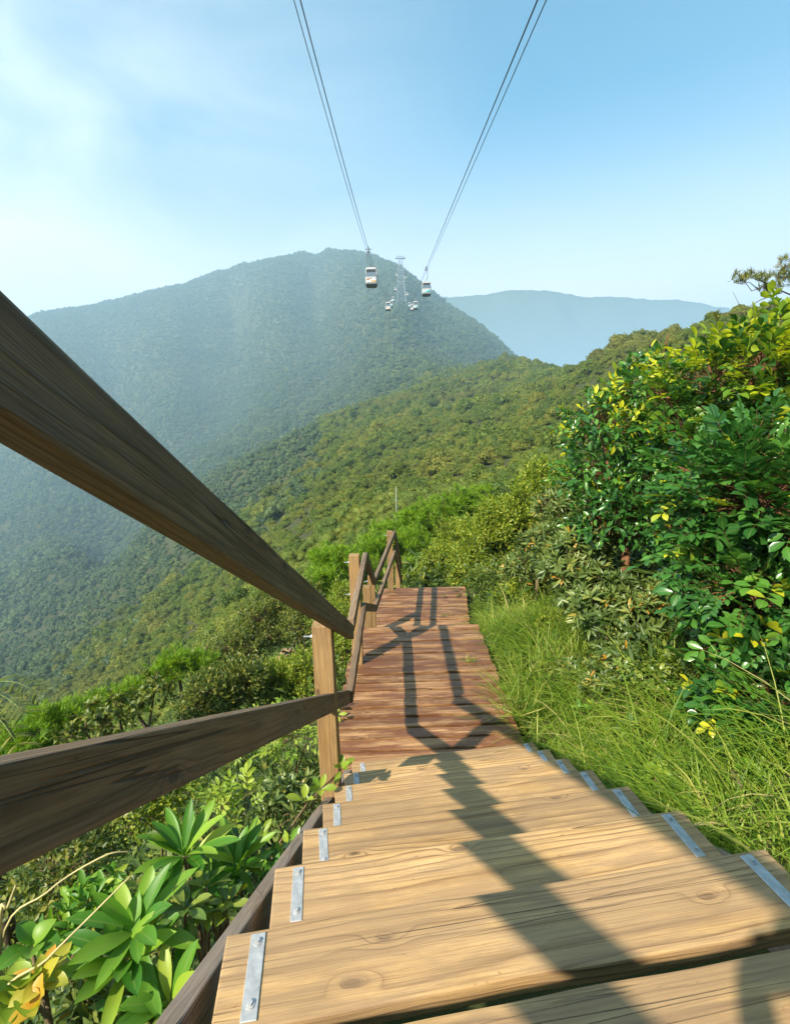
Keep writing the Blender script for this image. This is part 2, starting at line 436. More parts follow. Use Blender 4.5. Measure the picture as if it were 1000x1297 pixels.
M['rosette'] = leaf_mat('rosette_leaf', [(0, (.045, .16, .016)), (.5, (.12, .28, .024)), (.85, (.25, .40, .035)), (1, (.40, .46, .05))], rough=0.42, spec=0.35, transl=0.35)
M['umbrella'] = leaf_mat('umbrella_leaf', [(0, (.05, .12, .02)), (.5, (.13, .20, .03)), (1, (.26, .30, .05))], rough=0.3, spec=0.45, transl=0.25)
M['yellow'] = leaf_mat('yellow_leaf', [(0, (.30, .32, .03)), (.5, (.50, .42, .04)), (1, (.55, .26, .02))], rough=0.45, transl=0.35)
M['lime'] = leaf_mat('lime_leaf', [(0, (.14, .26, .02)), (1, (.34, .42, .05))], rough=0.4, transl=0.35)
M['grass'] = leaf_mat('grass_blades', [(0, (.06, .13, .012)), (.4, (.15, .25, .02)), (.75, (.27, .35, .04)), (.9, (.40, .40, .09)), (1, (.50, .42, .17))], rough=0.45, transl=0.35, vein=False)
M['under'] = leaf_mat('undergrowth_leaf', [(0, (.022, .050, .010)), (.45, (.07, .12, .018)), (.78, (.15, .20, .028)), (.92, (.28, .27, .04)), (1, (.42, .26, .04))], rough=0.45, transl=0.28, inst=0.6, vein=False)
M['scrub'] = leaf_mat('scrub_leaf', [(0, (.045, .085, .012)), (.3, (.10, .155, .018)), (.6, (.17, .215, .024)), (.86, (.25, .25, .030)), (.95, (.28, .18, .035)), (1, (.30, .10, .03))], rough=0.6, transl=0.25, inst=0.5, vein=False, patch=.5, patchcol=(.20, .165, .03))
M['forest'] = leaf_mat('forest_leaf', [(0, (.028, .055, .018)), (.5, (.065, .105, .026)), (.88, (.13, .16, .04)), (1, (.20, .17, .06))], rough=0.6, transl=0.15, inst=0.65, vein=False)
# ------------------------------------------------------------------ terrain
def warp_xy(xy):
    xy = np.asarray(xy, float).reshape(-1, 2)
    r = np.linalg.norm(xy, axis=1, keepdims=True)
    return xy / np.maximum(r, 1e-6) * np.log1p(r / 4.0)

RISE, RUN = 0.204, 0.3618
CTRL = []
def cxyz(*pts):
    for x, y, z in pts: CTRL.append((x, y, z))
def cpix(*pts):
    for px, py, d in pts:
        p = at(px, py, d); CTRL.append(tuple(p))
# near the stairs (surveyed metres, camera at the origin)
cxyz((0.2, -1.0, -.35), (.2, .3, -1.25), (.2, 1.0, -1.62), (.2, 2, -2.2), (.2, 3.1, -2.82), (.2, 4.5, -2.95), (.2, 5.8, -3.0), (.3, 7, -3.5), (.4, 9, -3.62),
     (1.15, .4, -.95), (1.15, 1.0, -1.22), (1.15, 2.0, -1.85), (1.15, 3.2, -2.55), (1.15, 4.6, -2.62), (1.2, 5.8, -2.68), (1.35, 7.4, -3.2), (1.6, 9, -3.3),
     (2.2, 1, -.75), (2.2, 2.2, -1.4), (2.2, 3.6, -1.95), (2.3, 5.5, -2.15), (2.6, 8, -2.65), (4, 2, -.35), (4, 4.5, -1.1), (4.4, 8, -1.9), (5, 12, -2.6), (8, 4, 1.0), (9, 9, 0.4), (9, 16, -1.2),
     (-.65, .4, -1.75), (-.7, 1.4, -2.3), (-.7, 2.6, -2.95), (-.8, 4.2, -3.35), (-.9, 6, -3.75), (-.8, 8.5, -4.3), (-2, .8, -2.5), (-2, 2.5, -3.4), (-2.2, 5, -4.5), (-2.2, 8.5, -5.6),
     (-5, 2, -4.6), (-5, 6, -6.6), (-5, 11, -8.8), (-2.7, 13, -7.2), (-9, 5, -9.2), (-9, 12, -12.2), (0, 12, -4.7), (.5, 16, -5.6), (3, 13, -3.7), (3.4, 18, -4.3),
     (0, -3, .9), (-2, -2, -.9), (2, -2, .9), (0, -10, 5), (-8, -8, -4), (8, -8, 8), (0, -60, 20), (-60, -20, -40), (60, -20, 40), (0, -600, 60), (-700, -200, -150), (700, -200, 120))
# the flank we stand on, out to the saddle
cpix((500, 690, 25), (500, 648, 45), (500, 600, 90), (500, 562, 150), (500, 525, 260), (505, 498, 400),
     (600, 650, 30), (600, 602, 60), (600, 545, 130), (600, 505, 250), (610, 476, 420), (700, 600, 35), (700, 545, 70), (700, 500, 160), (700, 483, 300), (650, 474, 420), (560, 476, 440),
     (750, 474, 220), (800, 456, 170), (850, 437, 130), (920, 404, 90), (1000, 382, 70), (1150, 345, 55), (1400, 300, 45),
     (800, 520, 60), (900, 470, 45), (1000, 440, 35),
     (400, 690, 45), (400, 650, 75), (400, 605, 140), (400, 565, 240), (410, 540, 350), (300, 745, 70), (300, 700, 120), (300, 645, 210), (300, 605, 300),
     (200, 790, 110), (200, 745, 170), (200, 695, 260), (200, 655, 350), (100, 850, 120), (100, 800, 200), (100, 750, 300), (100, 700, 420), (0, 900, 110), (0, 860, 190), (0, 800, 300), (-200, 980, 90), (-300, 930, 160))
for px, py, d, k, dz in ((750, 474, 220, 1.9, -45), (850, 437, 130, 1.9, -30), (920, 404, 90, 2.0, -22), (1000, 382, 70, 2.2, -22), (650, 474, 420, 1.6, -70), (700, 483, 300, 1.7, -60)):
    p = at(px, py, d); CTRL.append((p[0] * k, p[1] * k, p[2] + dz))
# valley and the mountain across it
RIDGE = ((-300, 50, 150, 230, 290, 325, 370, 395, 430, 470, 540, 600, 660, 705), (440, 396, 382, 361, 346, 331, 323, 323, 314, 331, 376, 415, 457, 488),
         (1700, 1550, 1530, 1520, 1500, 1490, 1480, 1470, 1450, 1430, 1330, 1230, 1100, 1020))
cpix((0, 740, 430), (0, 690, 620), (0, 560, 950), (-250, 740, 600), (-250, 560, 1000), (120, 720, 450), (120, 620, 750), (220, 640, 480), (300, 575, 600), (380, 540, 620), (440, 505, 640),
     (150, 490, 1150), (260, 470, 1150), (300, 420, 1300), (400, 450, 1000), (400, 380, 1280), (507, 389, 800), (470, 430, 780), (540, 430, 800), (580, 450, 760), (500, 460, 600), (620, 455, 860),
     *[(px, float(np.interp(px, RIDGE[0], RIDGE[1])), float(np.interp(px, RIDGE[0], RIDGE[2]))) for px in list(range(-300, 50, 70)) + list(range(50, 710, 28))])
for px, py, d in ((50, 396, 1550), (-300, 440, 1700), (230, 361, 1520), (325, 332, 1490), (430, 317, 1450), (540, 376, 1330), (660, 457, 1100)):
    p = at(px, py, d); CTRL.append((p[0] * 1.5, p[1] * 1.5, p[2] - 260))
for a in range(-70, 75, 20):
    CTRL.append((3600 * math.sin(R(a)), 3600 * math.cos(R(a)), -160)); CTRL.append((8000 * math.sin(R(a)), 8000 * math.cos(R(a)), -200))
CTRL = np.array(CTRL)
_cu = warp_xy(CTRL[:, :2]); _cq = CTRL[:, 2] / (np.linalg.norm(CTRL[:, :2], axis=1) + 6)
def _tps(d2): return np.where(d2 > 1e-12, 0.5 * d2 * np.log(np.maximum(d2, 1e-12)), 0)
_n = len(CTRL)
_K = _tps(((_cu[:, None] - _cu[None]) ** 2).sum(-1)) + np.eye(_n) * 2e-5
_Pm = np.concatenate([np.ones((_n, 1)), _cu], 1)
_A = np.block([[_K, _Pm], [_Pm.T, np.zeros((3, 3))]])
_sol = np.linalg.solve(_A, np.concatenate([_cq, np.zeros(3)]))

def vnoise(x, y, seed=0):
    """smooth lattice noise, -1..1"""
    xi = np.floor(x).astype(np.int64); yi = np.floor(y).astype(np.int64); fx = x - xi; fy = y - yi
    fx = fx * fx * (3 - 2 * fx); fy = fy * fy * (3 - 2 * fy)
    def h(a, b):
        n_ = (a * 374761393 + b * 668265263 + seed * 1442695041) & 0x7fffffff
        n_ = ((n_ ^ (n_ >> 13)) * 1274126177) & 0x7fffffff
        return (n_ ^ (n_ >> 16)) / 0x7fffffff * 2 - 1
    return (h(xi, yi) * (1 - fx) + h(xi + 1, yi) * fx) * (1 - fy) + (h(xi, yi + 1) * (1 - fx) + h(xi + 1, yi + 1) * fx) * fy

def gz(x, y):
    x = np.atleast_1d(np.asarray(x, float)); y = np.atleast_1d(np.asarray(y, float))
    out = np.zeros(len(x))
    for i in range(0, len(x), 20000):
        xy = np.stack([x[i:i + 20000], y[i:i + 20000]], 1); u = warp_xy(xy)
        q = _tps(((u[:, None] - _cu[None]) ** 2).sum(-1)) @ _sol[:_n] + _sol[_n] + u @ _sol[_n + 1:]
        r = np.linalg.norm(xy, axis=1)
        z = q * (r + 6)
        X, Y = xy[:, 0], xy[:, 1]
        am = np.clip((r - 60) / 600, 0, 1)
        fa = 1 - .8 * np.clip((r - 900) / 400, 0, 1)
        z += am * fa * (9 * vnoise(X / 170, Y / 170, 1) + 8 * vnoise(X / 75, Y / 75, 2) + 4 * vnoise(X / 33, Y / 33, 3))
        z += np.clip(r / 40, 0, 1) * 0.5 * vnoise(X / 7, Y / 7, 4) + 0.05 * vnoise(X / .6, Y / .6, 5)
        out[i:i + 20000] = z
    return out

ang = np.concatenate([np.linspace(-62, 62, 420), np.linspace(62, 298, 92)[1:-1]]); ang = np.radians(ang)
rad = np.concatenate([[0.15], np.geomspace(0.3, 9000, 330)])
na, nr = len(ang), len(rad)
gx = (rad[:, None] * np.sin(ang)[None]).ravel(); gy = (rad[:, None] * np.cos(ang)[None]).ravel()
gzv = gz(gx, gy)
gzv = np.where(np.hypot(gx, gy) > 2200, np.minimum(gzv, -120), gzv); gzv = np.maximum(gzv, -560)
mb = MB()
i = np.arange(nr - 1)[:, None] * na; j = np.arange(na)[None]; k = (j + 1) % na
q = np.stack([i + j, i + na + j, i + na + k, i + k], -1).reshape(-1, 4)
mb.add(np.stack([gx, gy, gzv], 1), q[:, ::-1])
jj = np.arange(na)
mb.add([[0, 0, gz(0, 0)[0]]])
mb.t.append(np.stack([np.full(na, mb.n - 1), jj, (jj + 1) % na], -1))
m, nt, out = new_mat('hillside_soil')
b = bsdf(nt, out, 0.95, 0.1)
g = nt.nodes.new('ShaderNodeNewGeometry')
n1 = noise(nt, g.outputs['Position'], 0.6, 6, 0.65); n2 = noise(nt, g.outputs['Position'], 14, 4, 0.6)
soil = ramp(nt, n2, [(0.3, (.035, .026, .014)), (0.7, (.11, .085, .045))])
lnk(nt, mixc(nt, ramp(nt, n1, [(0.35, (.2, .2, .2)), (0.65, (.9, .9, .9))]), soil, (.040, .062, .018)), b.inputs['Base Color'])
bump(nt, b, n2, 0.8, 0.03)
ground = mb.build('hillside_ground', m)
tag(ground, kind='structure')

# far ridge across the haze
rx = [(380, 392), (470, 388), (530, 379), (600, 374), (650, 369), (690, 368), (730, 374), (780, 377), (830, 379), (870, 383), (905, 389), (960, 396), (1080, 420), (1250, 440)]
rp = np.array([at(px, py, 7200) for px, py in rx])
xs = np.linspace(rp[0, 0], rp[-1, 0], 220)
zs = np.interp(xs, rp[:, 0], rp[:, 2]) + 9 * vnoise(xs / 90, xs * 0, 8) + 6 * vnoise(xs / 40, xs * 0, 9)
prof = np.linspace(-1, 1, 41)
X = np.repeat(xs[:, None], 41, 1); Y = 7200 + prof[None] * 1900 + 60 * vnoise(X / 300, prof[None] * 4 + X * 0, 10)
fall = 1 - np.abs(prof[None]) ** 1.15
Z = -220 + (zs[:, None] + 220) * fall + (1 - fall) * fall * 160 * vnoise(X / 260, Y / 420, 11) + (1 - fall) * 25 * vnoise(X / 90, Y / 90, 12)
mb = MB(); i = np.arange(219)[:, None] * 41; j = np.arange(40)[None]
mb.add(np.stack([X, Y, Z], -1), np.stack([i + j, i + 41 + j, i + 42 + j, i + j + 1], -1).reshape(-1, 4))
m, nt, out = new_mat('far_wooded_slope')
b = bsdf(nt, out, 0.95, 0.05)
g = nt.nodes.new('ShaderNodeNewGeometry')
lnk(nt, ramp(nt, noise(nt, g.outputs['Position'], .02, 6, .7), [(0.35, (.025, .045, .02)), (.65, (.07, .09, .035))]), b.inputs['Base Color'])
tag(mb.build('distant_hills', m), kind='structure')
# ------------------------------------------------------------------ timber
def box_mesh(name, lx, ly, lz, bev=0.004, seg=10, jitter=0.0, crown_=0.0, chips=0):
    """a sawn board, long axis X, arrises eased, edges a little uneven"""
    bm = bmesh.new()
    bmesh.ops.create_cube(bm, size=1.0)
    for v in bm.verts: v.co = Vector((v.co.x * lx, v.co.y * ly, v.co.z * lz))
    if seg > 1:
        ed = [e for e in bm.edges if abs(e.verts[0].co.x - e.verts[1].co.x) > lx * .5]
        bmesh.ops.subdivide_edges(bm, edges=ed, cuts=seg - 1, use_grid_fill=True)
    sharp = [e for e in bm.edges if len(e.link_faces) == 2 and e.calc_face_angle(0) > 0.5]
    bmesh.ops.bevel(bm, geom=sharp, offset=bev, segments=2, affect='EDGES', profile=0.6)
    if jitter:
        ph = random.random() * 50
        for v in bm.verts:
            x = v.co.x
            v.co.y += jitter * (math.sin(x * 9 + ph + (2 if v.co.y > 0 else 0)) + .6 * math.sin(x * 23 + ph * 2 + (1 if v.co.y > 0 else 4)))
            v.co.z += jitter * .5 * math.sin(x * 7 + ph * 3) + crown_ * (abs(v.co.y) / (ly / 2)) ** 2
    me = bpy.data.meshes.new(name); bm.to_mesh(me); bm.free()
    for p in me.polygons: p.use_smooth = False
    return me

def frame_mtx(org, xdir, up_=(0, 0, 1)):
    X = Vector(xdir).normalized(); Yv = Vector(up_).cross(X).normalized(); Z = X.cross(Yv)
    return Matrix(((X.x, Yv.x, Z.x, org[0]), (X.y, Yv.y, Z.y, org[1]), (X.z, Yv.z, Z.z, org[2]), (0, 0, 0, 1)))

def board(name, A, B, wide, thick, mat, parent, bev=0.004, seg=10, jitter=0.0015, vertical=False):
    """board from A to B along its centre line. vertical: the broad face stands upright"""
    A, B = Vector(A), Vector(B)
    ln = (B - A).length
    if vertical: me = box_mesh(name, ln, thick, wide, bev, seg, jitter * .6)
    else: me = box_mesh(name, ln, wide, thick, bev, seg, jitter)
    upv = (0, 0, 1)
    if abs((B - A).normalized().z) > .95: upv = (0, 1, 0)
    return put(name, me, mat, parent, mtx=frame_mtx((A + B) / 2, B - A, upv))

def strip_mesh(ln, w, screws):
    """flat galvanised strip with washers and hex heads"""
    bm = bmesh.new()
    bmesh.ops.create_cube(bm, size=1.0)
    for v in bm.verts: v.co = Vector((v.co.x * ln, v.co.y * w, v.co.z * .004))
    sh = list(bm.edges); bmesh.ops.bevel(bm, geom=sh, offset=.0012, segments=1, affect='EDGES')
    for x in screws:
        for r_, z0, h, n_ in ((.0095, .002, .0022, 16), (.0058, .0042, .0048, 6)):
            mt = Matrix.Translation((x, 0, z0 + h / 2))
            g_ = bmesh.ops.create_cone(bm, cap_ends=True, segments=n_, radius1=r_, radius2=r_ * .93, depth=h, matrix=mt)
    me = bpy.data.meshes.new('metal_strip'); bm.to_mesh(me); bm.free()
    return me

L0 = Vector((-0.3776, 0.9019, -1.08)); STEP = Vector((0.00807, 0.3618, -0.20402)); ACROSS = Vector((1.284, 0.1873, 0))
TW = ACROSS.length; TDIR = ACROSS.normalized(); TPER = Vector((-TDIR.y, TDIR.x, 0))
DEPTH, THICK = 0.186, 0.045
st = thing('staircase', 'steep open timber staircase of pale pine treads with a steel strip at each end', 'staircase', (0.27, 0.6, -1.1))
for kx in range(-6, 7):
    nl = L0 + STEP * kx
    # nose line left -> right is the far edge of the board
    ctr = nl + ACROSS * .5 - TPER * (DEPTH / 2)
    ex = random.uniform(-.008, .008)
    me = box_mesh('tread', TW + ex, DEPTH, THICK, .005, 24, .0016, .001)
    tr = put('tread', me, M['tread'], st, mtx=frame_mtx(ctr - Vector((0, 0, THICK / 2)), TDIR))
    for sx in (-1, 1):
        off = (TW / 2 - (.068 if sx < 0 else .062)) * sx + random.uniform(-.004, .004)
        sm = strip_mesh(DEPTH - .022, .031, (-.055, .062))
        o = ctr + TDIR * off + Vector((0, 0, .0021))
        put('metal_strip', sm, M['steel'], tr, mtx=frame_mtx(o, TPER + TDIR * random.uniform(-.03, .03)))
# stringers under the tread ends
for sx, xo in ((0, -.052), (1, .045)):
    a = L0 + STEP * -6.4 + ACROSS * sx; b_ = L0 + STEP * 6.35 + ACROSS * sx
    for v in (a, b_): v.x += xo; v.z -= .235 if sx == 0 else .25
    board('stringer', a, b_, .26, .045, M['stringer'], st, vertical=True, seg=20)

def deck_sheet(name, label, y0, y1, xl, xr, z, n, skew, mat, slant=0.0, beam=True):
    t = thing(name, label, 'deck', ((xl(y0) + xr(y0)) / 2, (y0 + y1) / 2, z))
    pitch = (y1 - y0) / n
    for i in range(n):
        yc = y0 + (i + .5) * pitch
        wv = pitch - random.uniform(.019, .031)
        a = xl(yc) + random.uniform(-.012, .012); b_ = xr(yc) + random.uniform(-.014, .014)
        zz = z - .0225 + random.uniform(-.006, .006)
        A = Vector((a, yc - skew * .75, zz)); B = Vector((b_, yc + skew * .75, zz + random.uniform(-.004, .004)))
        board('plank', A, B, wv, .045, mat, t, .005, 14, .0018)
    for f_ in (.08, .5, .92):
        A = Vector((xl(y0) * (1 - f_) + xr(y0) * f_, y0 + .05, z - .045 - .075)); B = Vector((xl(y1) * (1 - f_) + xr(y1) * f_, y1 - .03, z - .045 - .075))
        board('joist', A, B, .145, .05, M['stringer'], t, vertical=True, seg=4)
    for f_, yy in ((.08, y0 + .4), (.92, y0 + .4), (.08, y1 - .3), (.92, y1 - .3)):
        px_ = xl(yy) * (1 - f_) + xr(yy) * f_
        zb = gz(px_, yy)[0] - .25
        if zb < z - .35:
            board('footing_post', (px_ + .0, yy, zb), (px_, yy, z - .1951), .1, .1, M['stringer'], t, seg=3)
    return t

DZ = -2.508
deck_sheet('landing_deck', 'reddish brown plank landing at the foot of the pale stairs, with rail shadows across it', 3.2, 5.85,
           lambda y: -.52, lambda y: .98, DZ, 18, .03, M['deck'])
DZ2 = -3.12
deck_sheet('lower_deck', 'small reddish plank deck one short flight below the near landing, in front of the bushes', 6.93, 9.05,
           lambda y: -.46 + (y - 6.93) * .10, lambda y: 1.07 + (y - 6.93) * .10, DZ2, 15, .01, M['deck'])
# short flight between the two decks, and the flight going on below
for nm_, lb, y0, z0, nst, x0 in (('short_stairs', 'short flight of timber steps dropping from the near landing to the lower deck', 5.87, DZ, 2, .24),
                                 ('lower_stairs', 'timber steps going on down beyond the lower deck among the bushes', 9.07, DZ2, 7, .52)):
    t = thing(nm_, lb, 'steps', (x0, y0, z0))
    for i in range(nst):
        board('tread', (x0 - .68, y0 + .12 + i * RUN, z0 - RISE * (i + 1) - .0225), (x0 + .68, y0 + .13 + i * RUN, z0 - RISE * (i + 1) - .0225), .186, .045, M['deck'], t)
    for sx in (-.72, .72):
        board('stringer', (x0 + sx, y0 + .03, z0 - .19), (x0 + sx, y0 + .03 + nst * RUN, z0 - .19 - nst * RISE), .2, .05, M['stringer'], t, vertical=True, seg=6)

# ------------------------------------------------------------------ railings (left side)
RT, RW = .045, .092
XT, XB = -.295 - RT / 2, -.340 - RT / 2          # centre lines of upper and lower rail
def post(parent, x, y, ztop, zbot, w=.112, lean=(0, 0)):
    o = board('post', (x - lean[0], y - lean[1], zbot), (x, y, ztop), w, w, M['post'], parent, .006, 8, .001)
    return o
def bolt(parent, p, d, ln=.05):
    mbb = MB(); p = np.array(p, float); d = np.array(d, float)
    tube(mbb, [p, p + d * ln], .006, 8); tube(mbb, [p + d * .002, p + d * .012], .013, 6)
    return mbb.build('bolt', M['screw'], parent, smooth=False)

r1 = thing('stair_railing', 'weathered grey brown timber railing running down the left of the pale stairs, nearest the viewer', 'railing', (-.42, 2.75, DZ))
sl_t = (-1.385 - .085) / (3.2 - .40)
top = lambda y: .075 - .012 + sl_t * (y - .40)
board('top_rail', (XT - .012, -1.3, top(-1.3)), (XT, 3.235, top(3.235)), RW, RT, M['rail'], r1, .005, 30, .0015, vertical=True)
sl_b = (-1.94 + .330) / (3.30 - .376)
bot = lambda y: -.330 + sl_b * (y - .376)
board('bottom_rail', (XB - .006, -1.3, bot(-1.3)), (XB, 3.235, bot(3.235)), RW, RT, M['rail'], r1, .005, 30, .0015, vertical=True)
post(r1, -.392, 2.5, -1.045, gz(-.40, 2.5)[0] - .3, .102, (-.012, 0))
post(r1, -.432, -1.15, 1.0, gz(-.43, -1.15)[0] - .3)
bolt(r1, (-.445, 2.5, -1.12), (-1, 0, 0))

def flat_railing(name, label, A, Bp, zt, zb, posts, extra=0):
    t = thing(name, label, 'railing', (A[0], A[1], zb - .6))
    board('top_rail', (A[0], A[1], zt), (Bp[0], Bp[1], zt), RW, RT, M['rail'], t, .005, 16, .0015, vertical=True)
    board('bottom_rail', (A[0] - .03 * extra, A[1], zb), (Bp[0] - .03 * extra, Bp[1], zb), RW, RT, M['rail'], t, .005, 16, .0015, vertical=True)
    for x, y, z1, z0 in posts:
        post(t, x, y, z1, z0, .105)
        bolt(t, (x - .053, y, z1 - .08), (-1, 0, 0)); bolt(t, (x - .053, y, z1 - .42), (-1, 0, 0))
    return t
ztop = -1.375; zbot = -1.93
flat_railing('landing_railing', 'grey timber railing along the left edge of the near landing', (XT, 3.262, 0), (XT + .005, 5.0, 0), ztop - .01, zbot + .005,
             [(-.42, 4.93, ztop + .035, -3.6)], 1)
t = thing('short_railing', 'pair of dark sloping rails beside the short steps between the two decks', 'railing', (XT, 5.6, DZ))
zt2, zb2 = DZ2 + 1.06, DZ2 + .70
board('top_rail', (XT + .005, 5.03, ztop - .02), (XT + .03, 6.21, zt2 + .01), RW, RT, M['rail'], t, vertical=True)
board('bottom_rail', (XB + .005, 5.03, zbot - .005), (XT + .025, 6.21, zb2 + .01), RW, RT, M['rail'], t, vertical=True)
post(t, -.395, 6.42, zt2 - .12, -4.2, .1)
flat_railing('lower_railing', 'grey timber railing along the left edge of the lower deck', (XT + .032, 6.235, 0), (-.02, 9.02, 0), zt2, zb2, [(-.105, 8.97, zt2 + .05, -4.5), (-.36, 6.98, zb2 + .2, -4.3)], 0)
t = thing('descending_railing', 'dark rails sloping away down the hill from the far end of the lower deck', 'railing', (.0, 9.3, DZ2))
board('top_rail', (-.015, 9.05, zt2 - .01), (.12, 11.3, zt2 - 1.33), RW, RT, M['rail'], t, vertical=True)
board('bottom_rail', (-.015, 9.05, zb2 - .01), (.12, 11.3, zb2 - 1.33), RW, RT, M['rail'], t, vertical=True)
post(t, .03, 11.2, zt2 - 1.22, gz(.0, 11.2)[0] - .3, .1)

# the next landing of the trail, far down to the left
c0 = at(372, 838, 13.2)
t = thing('distant_landing', 'little trail landing with a thin grey rail, far down left of the stairs', 'deck', c0)
for i in range(7):
    board('plank', c0 + np.array((-.5, -.1 + i * .14, 0)), c0 + np.array((.75, -.1 + i * .14, 0)), .13, .045, M['tread'], t, seg=3)
board('beam', c0 + np.array((-.5, -.2, -.03)), c0 + np.array((.75, -.2, -.03)), .16, .05, M['post'], t, vertical=True, seg=3)
a, b_ = at(362, 836, 13.1), at(381, 797, 14.2)
board('top_rail', a, b_, .09, .045, M['rail'], t, vertical=True, seg=4)
a, b_ = at(371, 834, 13.1), at(382, 812, 14.2)
board('bottom_rail', a, b_, .08, .045, M['rail'], t, vertical=True, seg=4)
e = at(381, 800, 14.25)
board('post', (e[0], e[1], c0[2] - .9), e, .1, .1, M['post'], t, seg=3)
for dx, dy in ((-.45, -.1), (.7, -.1), (-.45, .7), (.7, .7)):
    q_ = c0 + np.array((dx, dy, -.03)); board('footing_post', (q_[0], q_[1], gz(q_[0], q_[1])[0] - .3), q_ - np.array((0, 0, .02)), .1, .1, M['stringer'], t, seg=3)
# ------------------------------------------------------------------ cable car
def cable_z(y, side=1):
    y = np.asarray(y, float)
    if side > 0: return 12.9 + .168 * y + .000236 * np.maximum(0, y - 200.0) ** 2
    d = np.maximum(0, y - 206.0); yy = np.minimum(y, 206.0)
    return 22.0 + .027 * yy + .000458 * yy ** 2 + .216 * d + .00016 * d ** 2
def cable_x(side, y): return (-5.4 if side < 0 else 5.9) + .0195 * y
m_cable = plain_mat('steel_cable', (.05, .05, .055), .5, .3)
ys = np.concatenate([np.linspace(-60, 300, 60), np.linspace(320, 800, 40)])
for side, nm_ in ((-1, 'left'), (1, 'right')):
    for dx, r_, kind, dz in ((0, .038, 'thick dark track cable', 0), (-.36 if side < 0 else .36, .027, 'thin dark haul cable', -.02)):
        mbc = MB(); tube(mbc, np.stack([cable_x(side, ys) + dx, ys, cable_z(ys, side) + dz], 1), r_, 6)
        where = 'inner' if dx == 0 else 'outer'
        o = mbc.build('aerial_cable', m_cable)
        tag(o, f'{kind}, {where} line of the {nm_} pair running overhead to the mountain', 'cable', 'cable car ropes overhead')

m_white = plain_mat('cabin_white_paint', (.42, .42, .42), .35, var=.05)
m_dark = plain_mat('cabin_dark_trim', (.035, .04, .045), .4)
m_steel = plain_mat('hanger_steel', (.16, .17, .18), .45, .5)
mg, nt, out = new_mat('cabin_glass'); b = bsdf(nt, out, .08, .6); b.inputs['Base Color'].default_value = (.16, .2, .24, 1); b.inputs['Metallic'].default_value = .25
def art_mat(name, cols):
    m, nt, out = new_mat(name); b = bsdf(nt, out, .4)
    tc = nt.nodes.new('ShaderNodeTexCoord')
    v = nt.nodes.new('ShaderNodeTexVoronoi'); v.inputs['Scale'].default_value = 1.9; lnk(nt, mapping(nt, tc.outputs['Object'], (1, 1, 1.4)), v.inputs['Vector'])
    s_ = nt.nodes.new('ShaderNodeSeparateColor'); lnk(nt, v.outputs['Color'], s_.inputs[0])
    n_ = len(cols); lnk(nt, ramp(nt, s_.outputs[0], [(i / n_, c_) for i, c_ in enumerate(cols)], 'CONSTANT'), b.inputs['Base Color'])
    return m
art_warm = art_mat('warm_painted_band', [(.75, .72, .68), (.30, .12, .06), (.60, .30, .12), (.70, .68, .62), (.20, .09, .06)])
art_teal = art_mat('teal_painted_band', [(.10, .42, .42), (.70, .74, .72), (.05, .28, .32), (.30, .60, .58), (.75, .76, .74)])

def bm_obj(name, bm, mat, parent, mtx, smooth=False):
    me = bpy.data.meshes.new(name); bm.to_mesh(me); bm.free()
    for p in me.polygons: p.use_smooth = smooth
    return put(name, me, mat, parent, mtx=mtx)

def cabin_section(profile, mats_, name, parent, mtx):
    """stacked rounded-rectangle rings: (z, half width x, half depth y)"""
    bm = bmesh.new(); rings = []
    for z, hx, hy in profile:
        r_ = []
        cr = min(hx, hy) * .28
        for cx_, cy_, a0 in ((1, 1, 0), (-1, 1, 90), (-1, -1, 180), (1, -1, 270)):
            for i in range(4):
                a = R(a0 + i * 30)
                r_.append(bm.verts.new((cx_ * (hx - cr) + cr * math.cos(a), cy_ * (hy - cr) + cr * math.sin(a), z)))
        rings.append(r_)
    for a, b_ in zip(rings, rings[1:]):
        for i in range(16): bm.faces.new((a[i], a[(i + 1) % 16], b_[(i + 1) % 16], b_[i]))
    bm.faces.new(rings[0][::-1]); bm.faces.new(rings[-1])
    return bm_obj(name, bm, mats_, parent, mtx)

